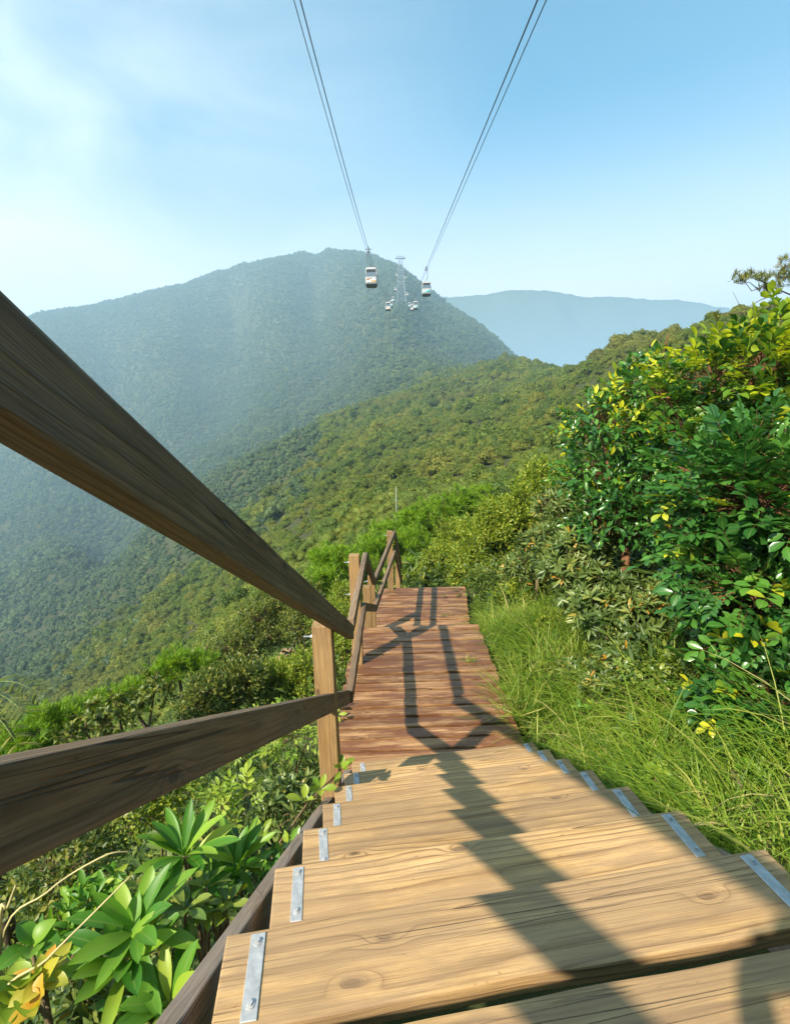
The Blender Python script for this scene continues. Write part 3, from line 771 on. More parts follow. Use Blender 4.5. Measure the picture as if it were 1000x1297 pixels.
def gondola(side, y, label, art):
    x = cable_x(side, y); z = float(cable_z(np.array([y]), side)[0])
    g = thing('gondola', label, 'gondola', (x, y, z - 6.0), 'gondolas hanging from the cables')
    base = Matrix.Translation((x, y, z))
    sd = -1 if side < 0 else 1
    # carriage: rocker beam with wheels riding the cable
    mc = MB()
    tube(mc, [(0, -.9, .05), (0, .9, .05)], .09, 6)
    for yy in (-.8, -.3, .3, .8): tube(mc, [(-.07, yy, .13), (.07, yy, .13)], .13, 10)
    tube(mc, [(-.55, 0, .02), (.5, 0, .02)], .07, 6); tube(mc, [(-.35, 0, -.42), (.32, 0, -.46)], .1, 6); tube(mc, [(0, 0, .05), (0, 0, -.5)], .12, 6)
    put('carriage', mc.mesh('carriage'), m_steel, g, mtx=base)
    mh = MB()
    tube(mh, [(.0, 0, -.4), (sd * .22, 0, -.6), (sd * .28, 0, -1.9), (sd * .2, 0, -2.15), (0, 0, -2.5), (-.0, 0, -2.75)] if sd > 0 else
             [(.0, 0, -.4), (-.22, 0, -.6), (-.28, 0, -1.9), (-.2, 0, -2.15), (.35, 0, -2.55), (.38, 0, -2.75)], .075, 6)
    put('hanger_arm', mh.mesh('hanger_arm'), m_steel, g, mtx=base)
    cx_ = 0.0 if sd > 0 else .38
    cb = Matrix.Translation((x + cx_, y, z - 5.95))
    body = cabin_section([(.16, .86, .8), (.28, .98, .92), (.5, 1.02, .96), (1.35, 1.04, .98)], m_white, 'cabin_body', g, cb)
    cabin_section([(1.353, 1.0, .94), (2.5, .92, .86)], mg, 'window_band', g, cb)
    cabin_section([(2.503, .97, .9), (2.62, 1.0, .93), (2.8, .9, .84), (2.9, .7, .66)], m_white, 'roof', g, cb)
    cabin_section([(-.1, .85, .8), (.157, 1.0, .93)], m_dark, 'floor_skid', g, cb)
    # dark window header, corner pillars, painted band
    hd = bmesh.new(); bmesh.ops.create_cube(hd, size=1, matrix=Matrix.Diagonal((1.6, .03, .42, 1)))
    for yy in (-1, 1):
        mm = bpy.data.meshes.new('window_header'); hd.to_mesh(mm)
        put('window_header', mm, m_dark, g, mtx=cb @ Matrix.Translation((0, yy * .905, 2.30)))
    hd.free()
    for sx in (-1, 1):
        for sy in (-1, 1):
            mp = MB(); tube(mp, [(sx * .95, sy * .885, 1.34), (sx * .875, sy * .815, 2.52)], .07, 6)
            put('pillar', mp.mesh('pillar'), m_white, g, mtx=cb)
    for sy in (-1, 1):
        bm = bmesh.new(); bmesh.ops.create_cube(bm, size=1, matrix=Matrix.Diagonal((1.5, .03, .6, 1)))
        bm_obj('painted_band', bm, art, g, cb @ Matrix.Translation((0, sy * .985, .78)))
    ml = MB(); tube(ml, [(-.5, 0, 2.9), (-.5, 0, 3.12), (.5, 0, 3.12), (.5, 0, 2.9)], .05, 6); tube(ml, [(-.6, -.3, 2.98), (.6, -.3, 2.98)], .05, 5)
    put('roof_frame', ml.mesh('roof_frame'), m_steel, g, mtx=cb)
    return g
GL = [(-1, 93, 'nearest gondola on the left cables, white cabin with a brownish painted band', art_warm),
      (1, 124, 'nearest gondola on the right cables, white cabin with a teal painted band', art_teal),
      (-1, 206, 'second gondola down the left cables, small white cabin with reddish panels', art_warm),
      (1, 216, 'second gondola down the right cables, small white and grey cabin', art_teal),
      (-1, 262, 'third gondola on the left cables, small pale cabin close beside a larger one', art_teal),
      (1, 275, 'third gondola on the right cables, small white cabin close beside a larger one', art_warm),
      (-1, 340, 'fourth gondola on the left cables, tiny white cabin in front of the mountain', art_teal),
      (1, 360, 'fourth gondola on the right cables, tiny white cabin in front of the mountain', art_teal),
      (-1, 480, 'fifth gondola on the left cables, faint white speck below the pylon', art_warm),
      (1, 500, 'fifth gondola on the right cables, faint white speck below the pylon', art_warm),
      (-1, 650, 'farthest gondola on the left cables, just under the foot of the pylon', art_warm),
      (1, 660, 'farthest gondola on the right cables, just under the foot of the pylon', art_warm)]
for a in GL: gondola(*a)

# pylon on the mountain's shoulder
ty = 800.0; tx = .25 + .0195 * ty; tz = float(cable_z(np.array([ty]))[0]); tg = gz(tx, ty)[0]
t = thing('cable_pylon', 'tall pale lattice pylon carrying the cables on the mountain shoulder', 'pylon', (tx, ty, tg))
m_pyl = plain_mat('pylon_steel', (.26, .28, .30), .5, .2)
mp = MB(); H_ = tz - tg + 1.0; wb, wt = 7.5, 2.2; n_ = 10
def corner(f_, sx, sy):
    w_ = wb * (1 - f_) + wt * f_; return np.array((tx + sx * w_, ty + sy * w_, tg - 4 + f_ * (H_ + 4)))
cs = [(-1, -1), (1, -1), (1, 1), (-1, 1)]
for cx_ in cs: tube(mp, [corner(0, *cx_), corner(1, *cx_)], .34, 5)
for i in range(n_):
    f0, f1 = i / n_, (i + 1) / n_
    for a_, b_ in zip(cs, cs[1:] + cs[:1]):
        tube(mp, [corner(f0, *a_), corner(f1, *b_)], .16, 4); tube(mp, [corner(f0, *b_), corner(f1, *a_)], .16, 4); tube(mp, [corner(f1, *a_), corner(f1, *b_)], .18, 4)
mp.build('mast', m_pyl, t, smooth=False)
mp = MB()
for sy in (-1.6, 1.6):
    tube(mp, [(tx - 7.5, ty + sy, tz - .6), (tx + 7.5, ty + sy, tz - .6)], .55, 6); tube(mp, [(tx - 6, ty + sy, tz + 2.2), (tx + 6, ty + sy, tz + 2.2)], .3, 5)
for sx in (-6, -2, 2, 6): tube(mp, [(tx + sx, ty - 1.6, tz - .6), (tx + sx, ty - 1.6, tz + 2.2)], .3, 5); tube(mp, [(tx + sx, ty - 3.4, tz - .2), (tx + sx, ty + 3.4, tz - .2)], .4, 5)
mp.build('crossarm', m_pyl, t, smooth=False)
for z_ in (.45, .7):
    mp = MB(); w_ = wb * (1 - z_) + wt * z_ + .8; zz = tg + z_ * H_
    for a_, b_ in zip(cs, cs[1:] + cs[:1]): tube(mp, [(tx + a_[0] * w_, ty + a_[1] * w_, zz), (tx + b_[0] * w_, ty + b_[1] * w_, zz)], .5, 5)
    mp.build('platform', m_pyl, t, smooth=False)

# slender pale marker pole on the middle hillside
p0 = at(502, 655, 24.0); zg = gz(p0[0], p0[1])[0]
mp = MB(); tube(mp, [(p0[0], p0[1], zg - .3), (p0[0], p0[1], at(503, 617, 24.0)[2])], .016, 6)
tag(mp.build('marker_pole', plain_mat('pale_paint', (.34, .34, .31), .5)), 'slender pale pole standing up out of the scrub straight beyond the lower deck', 'pole')
# ------------------------------------------------------------------ plants
UP = np.array([0, 0, 1.0])
def face_up(n, out_, rg, k=.5):
    return nrm(UP * .75 + out_ * .45 + rg.normal(0, k, (n, 3)))

def cl_spray(mb, P, D, k, L, W, tl, rg, rnd=None, strips=0, fold=.3, bend=.3, droop=.1, prof=None, spread=1.0):
    """alternate leaves along a short twig"""
    n = len(P); S = perp(D, rg)
    for i in range(k):
        f = (i + .4) / k; sgn = 1 if i % 2 else -1
        pos = P + D * (tl * f)[:, None] if isinstance(tl, np.ndarray) else P + D * tl * f
        side = S * sgn + rg.normal(0, .45, (n, 3))
        last = i == k - 1
        d = nrm(D * (1.0 if last else .55) + side * (.25 if last else spread) + UP * (.12 - droop))
        ln = L * rg.uniform(.65, 1.1, n); wd = W * rg.uniform(.75, 1.1, n)
        r_ = None if rnd is None else np.clip(rnd + rg.normal(0, .1, n), 0, 1)
        if strips: leaf_strips(mb, pos, d, face_up(n, D, rg), ln, wd, strips, fold, bend * rg.uniform(.3, 1.6, n), prof, r_, rg=rg)
        else: leaf_quads(mb, pos, d, face_up(n, D, rg), ln, wd, fold, r_, rg=rg)

def cl_rosette(mb, P, D, k, L, W, rg, spread=(45, 80), rnd=None, strips=5, fold=.25, bend=.6, prof=None, wave=0.0):
    n = len(P); A = perp(D, rg); B = np.cross(D, A)
    for i in range(k):
        az = i * 2.39996 + rg.normal(0, .15, n); sp_ = np.radians(rg.uniform(spread[0], spread[1], n)) * (0.45 + .55 * (1 - i / max(k - 1, 1)))
        rad_ = A * np.cos(az)[:, None] + B * np.sin(az)[:, None]
        d = nrm(D * np.cos(sp_)[:, None] + rad_ * np.sin(sp_)[:, None])
        u_ = nrm(D * np.sin(sp_)[:, None] - rad_ * np.cos(sp_)[:, None] * 1.0 + rg.normal(0, .12, (n, 3)))
        ln = L * rg.uniform(.75, 1.1, n) * (1 - .25 * i / k); wd = W * rg.uniform(.8, 1.1, n)
        r_ = None if rnd is None else np.clip(rnd + rg.normal(0, .12, n), 0, 1)
        if strips: leaf_strips(mb, P + d * .01, d, u_, ln, wd, strips, fold, bend * rg.uniform(.4, 1.5, n), prof, r_, wave, rg=rg)
        else: leaf_quads(mb, P, d, u_, ln, wd, fold, r_, rg=rg)

def cl_pinnate(mb, P, D, pairs, L, W, gap, rg, rnd=None, strips=3, stems=None):
    """feather leaves: leaflets in pairs along a drooping rachis and one at its tip"""
    n = len(P); D = nrm(D + rg.normal(0, .15, D.shape) - UP * .1); U = face_up(n, D, rg, .25); S = nrm(np.cross(D, U)); U = np.cross(S, D)
    size = rg.uniform(.6, 1.25, n)
    r0 = rg.random(n) if rnd is None else rnd
    prof = lambda t: np.sin(np.pi * np.clip(t, 0, 1) ** 1.25) ** .7
    for i in range(pairs):
        x = (i + .8) * gap * size; pos = P + D * x[:, None] - U * (x ** 2 * .8)[:, None]
        for sg in (-1, 1):
            d = nrm(D * .55 + S * sg + rg.normal(0, .13, (n, 3))); u_ = nrm(U + rg.normal(0, .2, (n, 3)) - S * sg * .12)
            leaf_strips(mb, pos, d, u_, L * size * (.75 + .3 * i / pairs), W * size * (.8 + .25 * i / pairs), strips, .2, .35 * rg.uniform(.3, 1.6, n), prof, np.clip(r0 + rg.normal(0, .07, n), 0, 1), rg=rg)
    x = (pairs + .3) * gap * size; pos = P + D * x[:, None] - U * (x ** 2 * .8)[:, None]
    leaf_strips(mb, pos, D, U, L * size * 1.1, W * size * 1.1, strips, .2, .4, prof, np.clip(r0 + rg.normal(0, .07, n), 0, 1), rg=rg)
    if stems is not None: twigs(stems, P - D * .02, pos, .0016, .0011, rg=rg)

def cl_needles(mb, P, D, k, L, W, rg, spread=75, rnd=None):
    n = len(P); PP = np.repeat(P, k, 0); DD = np.repeat(D, k, 0); A = perp(DD, rg)
    sp_ = np.radians(rg.uniform(8, spread, n * k))[:, None]
    d = nrm(DD * np.cos(sp_) + A * np.sin(sp_) + UP * .1)
    base = PP - DD * rg.uniform(0, L * .55, n * k)[:, None]
    r_ = None if rnd is None else np.clip(np.repeat(rnd, k) + rg.normal(0, .12, n * k), 0, 1)
    leaf_quads(mb, base, d, perp(d, rg), L * rg.uniform(.7, 1.1, n * k), W, 0.1, r_, .4, rg=rg)

def woody(t, base, lobes, bark, rg, r0=.035, part='trunk', fork=.45):
    """tapered trunk from the ground that forks into a limb for every lobe"""
    base = np.array(base, float); cen = np.mean([np.array(c_) for c_, _ in lobes], 0)
    mbt = MB(); fk = base + (cen - base) * fork + rg.normal(0, .03, 3)
    mid = (base + fk) / 2 + rg.normal(0, .05, 3) * np.linalg.norm(fk - base)
    tube(mbt, [base - UP * .15, mid, fk], [r0 * 1.25, r0 * 1.05, r0 * .9], 8)
    for c_, r_ in lobes:
        c_ = np.array(c_, float); m_ = (fk + c_) / 2 + rg.normal(0, .10, 3) * np.linalg.norm(c_ - fk)
        tube(mbt, [fk - (fk - mid) * .05, m_, c_, c_ + (c_ - m_) * .35], [r0 * .75, r0 * .55, r0 * .38, r0 * .15], 6)
    mbt.build(part, bark, t)

def px_lobes(rows):
    """(px, py, distance, radius in metres[, flatten])"""
    out_ = []
    for r_ in rows:
        c_ = at(r_[0], r_[1], r_[2]); k = r_[4] if len(r_) > 4 else .9
        out_.append((c_, (r_[3], r_[3], r_[3] * k)))
    return out_

def base_under(lobes, dx=0, dy=0):
    c_ = np.mean([l[0] for l in lobes], 0); x, y = c_[0] + dx, c_[1] + dy
    return np.array((x, y, gz(x, y)[0]))

def shrub(name, label, cat, rows, leaf, kind, n, seed, bark='twig', group=None, r0=.03, base=None, low=-.6, inner=.5, young=None, **kw):
    rg = np.random.default_rng(seed)
    lobes = px_lobes(rows)
    b_ = base_under(lobes) if base is None else np.array(base, float)
    t = thing(name, label, cat, b_, group)
    woody(t, b_, lobes, M[bark], rg, r0)
    P, Nn, K = lobe_tips(lobes, n, rg, inner, low)
    D = nrm(Nn + UP * kw.pop('upw', .35) + rg.normal(0, .35, P.shape))
    rnd = None
    if young is not None: rnd = young(P, Nn, rg)
    fol = MB(); tw = MB()
    twigs(tw, P - D * .0 + (K - P) * rg.uniform(.35, .6, (len(P), 1)), P, .0055 * kw.get('tw', 1), .002 * kw.get('tw', 1), rg=rg)
    kw.pop('tw', None)
    if kind == 'spray': cl_spray(fol, P, D, rg=rg, rnd=rnd, **kw)
    elif kind == 'rosette': cl_rosette(fol, P, D, rg=rg, rnd=rnd, **kw)
    elif kind == 'pinnate': cl_pinnate(fol, P, D, rg=rg, rnd=rnd, stems=tw, **kw)
    elif kind == 'needles': cl_needles(fol, P, D, rg=rg, rnd=rnd, **kw)
    tw.build('twigs', M[bark], t)
    fol.build('foliage', M[leaf], t)
    return t

# --- right bank
def yng(z0, z1, base_hi=.62):
    def f(P, Nn, rg):
        h = np.clip((P[:, 2] - z0) / (z1 - z0), 0, 1)
        y_ = (rg.random(len(P)) < h ** 1.2 * .9)
        return np.where(y_, rg.uniform(.6, 1.0, len(P)), rg.uniform(0, base_hi, len(P)))
    return f
def few(p_, hi=.78):
    def f(P, Nn, rg):
        y_ = rg.random(len(P)) < p_
        return np.where(y_, rg.uniform(.86, 1.0, len(P)), rg.uniform(0, hi, len(P)))
    return f
rowsA = [(965, 455, 4.5, .50), (905, 478, 4.6, .40), (1010, 540, 4.3, .6), (872, 530, 4.6, .36), (960, 440, 4.6, .22), (1070, 470, 4.4, .6), (930, 550, 4.4, .45), (845, 490, 4.7, .22)]
rowsA = [(r_[0], r_[1] + 13, *r_[2:]) for r_ in rowsA]
shrub('broadleaf_tree', 'broadleaf tree topped with bright yellow new shoots, rising at the right edge', 'tree', rowsA, 'glossy_top', 'pinnate', 1150, 11, 'redbark', r0=.05,
      young=yng(.0, .75), pairs=3, L=.10, W=.05, gap=.055, upw=.3)
rowsB = [(760, 545, 5.2, .36), (800, 500, 5.2, .26), (745, 605, 5.2, .30), (815, 600, 5.1, .36), (860, 570, 4.9, .36), (780, 655, 5.0, .42), (850, 650, 4.8, .40), (830, 475, 5.2, .2)]
shrub('broadleaf_shrub', 'dark green shrub with a slanting bare reddish trunk, left of the yellow topped tree', 'shrub', rowsB, 'glossy', 'spray', 1050, 12, 'redbark', r0=.045,
      base=(2.35, 5.0, gz(2.35, 5.0)[0]), young=lambda P, Nn, rg: np.where(rg.random(len(P)) < np.clip((P[:, 2] + .5) / 1.2, .05, .45), rg.uniform(.84, 1, len(P)), rg.uniform(0, .8, len(P))), k=5, L=.10, W=.043, tl=.16, strips=3, fold=.2, bend=.4, upw=.3)
rowsC = [(965, 635, 2.95, .48), (1015, 780, 2.8, .52), (945, 745, 2.8, .30), (975, 880, 2.6, .34), (925, 615, 3.1, .36), (1085, 660, 2.9, .7), (905, 700, 3.05, .26), (1060, 880, 2.5, .4)]
shrub('glossy_bush', 'big glossy deep green bush with paired oval leaflets hanging over the grass bank', 'bush', rowsC, 'glossy', 'pinnate', 2300, 13, 'redbark', r0=.04,
      young=few(.06), pairs=4, L=.078, W=.042, gap=.042, upw=.25, strips=4, low=-.8)
rowsD = [(762, 765, 4.6, .40), (722, 720, 5.0, .36), (815, 780, 4.3, .34), (742, 680, 5.2, .36), (790, 835, 4.1, .26)]
shrub('narrow_leaf_shrub', 'olive green shrub with whorls of long narrow leaves, between the grass and the glossy bush', 'shrub', rowsD, 'narrow', 'rosette', 620, 14, 'twig', r0=.03,
      young=few(.07, .9), k=8, L=.135, W=.030, spread=(40, 85), strips=4, bend=.5, upw=.5)
rowsD2 = [(690, 690, 6.4, .36), (705, 640, 6.8, .36), (660, 720, 6.8, .3)]
shrub('narrow_leaf_shrub', 'smaller grey green narrow leaved shrub next to the yellowish hedge bushes', 'shrub', rowsD2, 'narrow', 'rosette', 420, 15, 'twig', r0=.025,
      k=7, L=.12, W=.026, spread=(40, 85), strips=3, bend=.4, upw=.5)
for i, (rows, lb) in enumerate((
        ([(620, 700, 11, .85), (600, 735, 10.5, .55), (650, 735, 10, .6)], 'yellowish small leaved bush right behind the lower deck'),
        ([(670, 655, 9.5, .7), (640, 670, 10.5, .75), (690, 620, 10, .6)], 'tall yellowish small leaved bush behind the grey green narrow leaved shrub'),
        ([(655, 770, 8.0, .42), (690, 750, 7.2, .42), (630, 775, 8.6, .36)], 'low yellowish small leaved bush at the top of the grass strip'),
        ([(565, 715, 12.5, .62), (585, 690, 13.5, .8), (545, 730, 12.5, .4)], 'yellowish small leaved bush hiding the steps beyond the lower deck'))):
    shrub('small_leaf_bush', lb, 'bush', rows, 'small', 'spray', 3200, 20 + i, 'twig', group='yellowish small leaved bushes beyond the decks', k=7, L=.075, W=.042, tl=.16, upw=.6, tw=.5)
# spiky lime seedling and little plants on the grassy bank
def rosette_plant(name, label, cat, px, py, d, k, L, W, leaf, seed, lean=(0, 0, 1), prof=None, stem=True, group=None, spread=(50, 85), bend=.6, wave=.03, heads=1, scat=.1, petiole=0.0):
    rg = np.random.default_rng(seed); c_ = at(px, py, d)
    b_ = np.array((c_[0] + rg.normal(0, .04), c_[1] + rg.normal(0, .04), gz(c_[0], c_[1])[0]))
    t = thing(name, label, cat, b_, group)
    mbs = MB(); mbf = MB()
    for h in range(heads):
        p = c_ + (rg.normal(0, scat, 3) * np.array((1, 1, .7)) if h else 0)
        tube(mbs, [b_ - UP * .05, (b_ + p) / 2 + rg.normal(0, .025, 3), p], [.009, .007, .0055], 6)
        D = nrm(np.array([lean], float) + rg.normal(0, .14, (1, 3)))
        cl_rosette(mbf, p[None], D, k, L, W, rg, spread, None, 7, .22, bend, prof, wave)
    mbs.build('stem', M['twig'], t); mbf.build('foliage', M[leaf], t)
    return t
rosette_plant('spiky_seedling', 'lime green spiky seedling poking up between the grass and the narrow leaved shrub', 'plant', 845, 840, 3.6, 12, .15, .026, 'lime', 31, heads=2, scat=.05)
rosette_plant('seedling', 'young plant with a few orange tinted leaves low under the glossy bush', 'plant', 868, 880, 3.2, 7, .09, .035, 'yellow', 32)

# pine leaning in at the right edge, bare twigs below its tufts
rg = np.random.default_rng(40); d_ = 18.0
t0 = at(1060, 420, d_); b_ = np.array((t0[0] + .4, t0[1], gz(t0[0] + .4, t0[1])[0]))
t = thing('pine_tree', 'windswept pine leaning in against the sky at the right edge, tufts on bare twigs', 'pine tree', b_)
mbt = MB(); mbf = MB()
def pix(*a): return [at(px, py, d_) for px, py in a]
tube(mbt, [b_ - UP * .3] + pix((1040, 410), (1015, 350)), [.11, .09, .05], 8)
for ln_, r_ in (([(1035, 400), (1000, 375), (960, 392), (905, 398)], .035), ([(1000, 372), (975, 360), (950, 372), (935, 348)], .025), ([(990, 370), (960, 378), (940, 390), (932, 372)], .02),
                ([(1020, 365), (995, 350), (980, 345)], .03), ([(960, 365), (945, 358), (933, 360)], .016), ([(975, 362), (962, 350), (950, 347)], .016), ([(1012, 352), (1000, 335), (990, 338)], .03)):
    tube(mbt, np.array(pix(*ln_)) + rg.normal(0, .06, (len(ln_), 3)), np.linspace(r_, r_ * .3, len(ln_)), 5)
tc_ = pix((950, 348), (958, 350), (943, 351), (968, 353), (979, 361), (972, 364), (985, 343), (996, 335), (1005, 345), (990, 350), (1012, 330), (1000, 355), (1020, 345), (1030, 360), (938, 352), (1040, 335), (908, 402))
T_ = np.array(tc_); T_ = np.repeat(T_, 5, 0) + rg.normal(0, .16, (len(tc_) * 5, 3)) * np.array((1, 1, .5))
cl_needles(mbf, T_, nrm(UP + rg.normal(0, .5, T_.shape)), 26, .26, .020, rg, 70)
mbt.build('trunk', M['bark'], t); mbf.build('foliage', M['pine_old'], t)

# --- beyond the decks and down the left flank
pn = dict(leaf='pine', kind='needles', bark='bark', k=26, L=.19, W=.016, upw=.6, inner=.3, r0=.06)
PINES = [([(560, 655, 17, .95), (585, 640, 17.5, .8), (545, 690, 16, .7)], 'bright green young pine straight beyond the end of the lower railing'),
         ([(610, 640, 19, .9), (600, 665, 18, .7)], 'bright green young pine just right of its twin, above the small leaved bushes'),
         ([(522, 690, 15, .75), (530, 660, 16, .8), (512, 725, 14, .55)], 'bright green young pine touching the posts of the lower railing'),
         ([(478, 700, 14.5, .8), (465, 725, 13.5, .6), (490, 680, 16, .7)], 'bright green young pine seen through the lower railing'),
         ([(425, 715, 13, .75), (410, 745, 12, .6)], 'yellow green young pine left of the landing post'),
         ([(225, 845, 8.2, .42), (200, 862, 8, .36), (255, 838, 8.4, .3), (160, 885, 7.6, .4)], 'bushy pine rising over the lower handrail on the left'),
         ([(60, 925, 6, .45), (110, 905, 6.6, .38), (20, 950, 5.5, .4)], 'young pine behind the lower handrail near the left edge')]
for i, (rows, lb) in enumerate(PINES):
    q_ = dict(pn)
    if i >= 5: q_.update(L=.13, W=.009)
    shrub('young_pine', lb, 'pine tree', rows, n=1000 if i < 5 else 700, seed=50 + i, group='young pines on the slope', **q_)
BUSH = [([(388, 790, 10, .55), (372, 760, 11, .6)], 'dark leafed bush directly left of the big landing post, over the distant landing', 'smalld', .07),
        ([(330, 800, 10.5, .75), (300, 830, 9.5, .6)], 'dense olive bush left of the distant landing', 'smalld', .07),
        ([(385, 860, 7, .36), (350, 870, 7, .4)], 'low pale leaved bush below the distant landing', 'small', .055),
        ([(300, 872, 6.4, .4), (265, 890, 6.0, .32)], 'mixed green bush above the middle of the lower handrail', 'smalld', .06),
        ([(435, 830, 7.6, .36), (425, 790, 8.6, .4), (440, 760, 9.6, .35)], 'small leaved bush between the landing post and the deck edge', 'small', .055)]
for i, (rows, lb, lf, L_) in enumerate(BUSH):
    shrub('hillside_bush', lb, 'bush', rows, lf, 'spray', 1500, 70 + i, 'twig', group='bushes on the slope below the stairs', k=6, L=L_, W=L_ * .5, tl=.17, upw=.5)
shrub('twiggy_shrub', 'open shrub with thin bare twigs and shiny leaf clusters above the lower handrail', 'shrub',
      [(150, 905, 5.0, .36), (195, 880, 5.2, .28), (110, 930, 4.8, .3)], 'smalld', 'rosette', 150, 80, 'twig', k=6, L=.085, W=.04, spread=(40, 80), strips=3, inner=.3)
shrub('feathery_shrub', 'shrub with pale green feathery leaves left of the landing post', 'shrub',
      [(330, 925, 3.9, .18), (370, 935, 3.6, .16), (395, 905, 3.9, .14)], 'lime', 'pinnate', 70, 81, 'twig', pairs=4, L=.06, W=.026, gap=.03, r0=.012)
# feather palm fronds at the far left edge
rg = np.random.default_rng(82); c_ = at(-40, 905, 3.3); b_ = np.array((c_[0], c_[1], gz(c_[0], c_[1])[0]))
t = thing('feather_palm', 'small dark feathery palm at the left edge, one frond reaching into view', 'palm', b_)
mbt = MB(); mbf = MB(); tube(mbt, [b_ - UP * .1, b_ + (c_ - b_) * .5, c_], [.05, .045, .04], 8); mbt.build('trunk', M['bark'], t)
mbr = MB()
for az, tip in ((0, at(44, 878, 3.2)), (1, at(30, 905, 3.0)), (2, at(-120, 840, 3.6)), (3, at(-10, 850, 3.4)), (4, at(22, 945, 2.9)), (5, at(-90, 960, 2.8)), (6, at(5, 925, 3.5))):
    pts = np.array([c_ + (tip - c_) * f + UP * (.16 * math.sin(f * 3.0)) for f in np.linspace(0, 1, 12)]); tube(mbr, pts, np.linspace(.006, .002, 12), 5)
    tg_ = nrm(np.gradient(pts, axis=0)); S = nrm(np.cross(tg_, UP))
    PP = np.repeat(pts[1:], 3, 0) + rg.normal(0, .004, (33, 3)); TT = np.repeat(tg_[1:], 3, 0); SS = np.repeat(S[1:], 3, 0)
    for sg in (-1, 1): leaf_strips(mbf, PP + TT * rg.uniform(0, .03, (33, 1)), nrm(TT * .6 + SS * sg + UP * .15), np.broadcast_to(UP, (33, 3)), .13, .012, 3, .1, .5, rg=rg)
mbr.build('frond_rib', M['stalk'], t); mbf.build('foliage', M['smalld'], t)

# --- foot of the stairs, left: rosette plants
pr = lambda t: np.sin(np.pi * np.clip(t, 0, 1) ** 1.3) ** .75
RS = [('leafy_plant', 'bright green plant with a big whorl of long leaves, standing tallest beside the stringer', 233, 1085, 1.62, 13, .23, .043, 'rosette', 1),
      ('leafy_plant', 'broad leaved green plant half in shade at the lower left, nearest to the bottom rail', 175, 1180, 1.35, 15, .24, .050, 'rosette', 1),
      ('leafy_plant', 'dark leaved plant tucked between the tallest whorl and the stringer', 300, 1095, 1.75, 13, .21, .040, 'rosette', 1),
      ('leafy_plant', 'large leaved plant at the bottom edge beside the stringer, in deep shade', 215, 1275, 1.22, 13, .22, .048, 'rosette', 1)]
for i, (nm_, lb, px, py, d, k, L_, W_, lf, hd) in enumerate(RS):
    rosette_plant(nm_, lb, 'plant', px, py, d, k, L_, W_, lf, 90 + i, lean=(.1, -.25, 1), prof=pr, group='whorled leafy plants beside the stairs', heads=2 if i < 3 else 1, scat=.07, spread=(45, 88), bend=.5)
rosette_plant('umbrella_plant', 'small plant with olive star shaped leaf whorls, between the two biggest leafy plants', 'plant', 240, 1160, 1.42, 8, .10, .03, 'umbrella', 95, prof=pr, heads=5, scat=.07, spread=(75, 95), bend=.5)
rosette_plant('umbrella_plant', 'yellow green star leaved plant against the stringer near the second pale tread', 'plant', 280, 1150, 1.5, 8, .09, .032, 'lime', 96, prof=pr, heads=3, scat=.05, spread=(70, 95), bend=.5)
rosette_plant('yellow_seedling', 'seedling with yellow and orange leaves at the bottom left corner', 'plant', 55, 1245, 1.2, 6, .085, .045, 'yellow', 97, heads=3, scat=.05)
rosette_plant('heart_leaf_plant', 'plant with broad bright leaves in the bottom left corner beside the yellow seedling', 'plant', 20, 1275, 1.15, 6, .11, .07, 'lime', 98, heads=2, scat=.06)
rosette_plant('heart_leaf_plant', 'single stemmed plant with dull green broad leaves above the yellow seedling', 'plant', 40, 1200, 1.3, 5, .09, .065, 'rosette', 99, heads=1)
# twig with pale leaves in front of the landing post
rg = np.random.default_rng(100); p0 = at(345, 1080, 2.05); p1 = at(432, 975, 2.45); b_ = np.array((p0[0] - .05, p0[1], gz(p0[0] - .05, p0[1])[0]))
t = thing('sapling', 'thin sapling whose pale green leaves reach in front of the landing post', 'plant', b_)
mbt = MB(); mbf = MB(); tube(mbt, [b_ - UP * .05, p0, (p0 + p1) / 2 + UP * .04, p1], [.008, .006, .005, .003], 6)
for tgt, k in ((p1, 7), (at(405, 1000, 2.3), 5), (at(385, 1015, 2.2), 4), (at(330, 1060, 2.1), 5)):
    tube(mbt, [(p0 + p1) / 2, tgt], [.004, .002], 5)
    cl_rosette(mbf, tgt[None], nrm(np.array([[.2, -.3, 1.0]])), k, .085, .036, rg, (35, 80), None, 5, .25, .4, pr)
mbt.build('stem', M['twig'], t); mbf.build('foliage', M['lime'], t)
def smooth_path(P_, k=6):
    P_ = np.asarray(P_, float); Q = np.concatenate([[2 * P_[0] - P_[1]], P_, [2 * P_[-1] - P_[-2]]]); out_ = []
    for i in range(1, len(Q) - 2):
        for f in np.linspace(0, 1, k, endpoint=False):
            out_.append(.5 * (2 * Q[i] + (Q[i + 1] - Q[i - 1]) * f + (2 * Q[i - 1] - 5 * Q[i] + 4 * Q[i + 1] - Q[i + 2]) * f * f + (3 * Q[i] - Q[i - 1] - 3 * Q[i + 1] + Q[i + 2]) * f ** 3))
    return np.array(out_ + [P_[-1]])
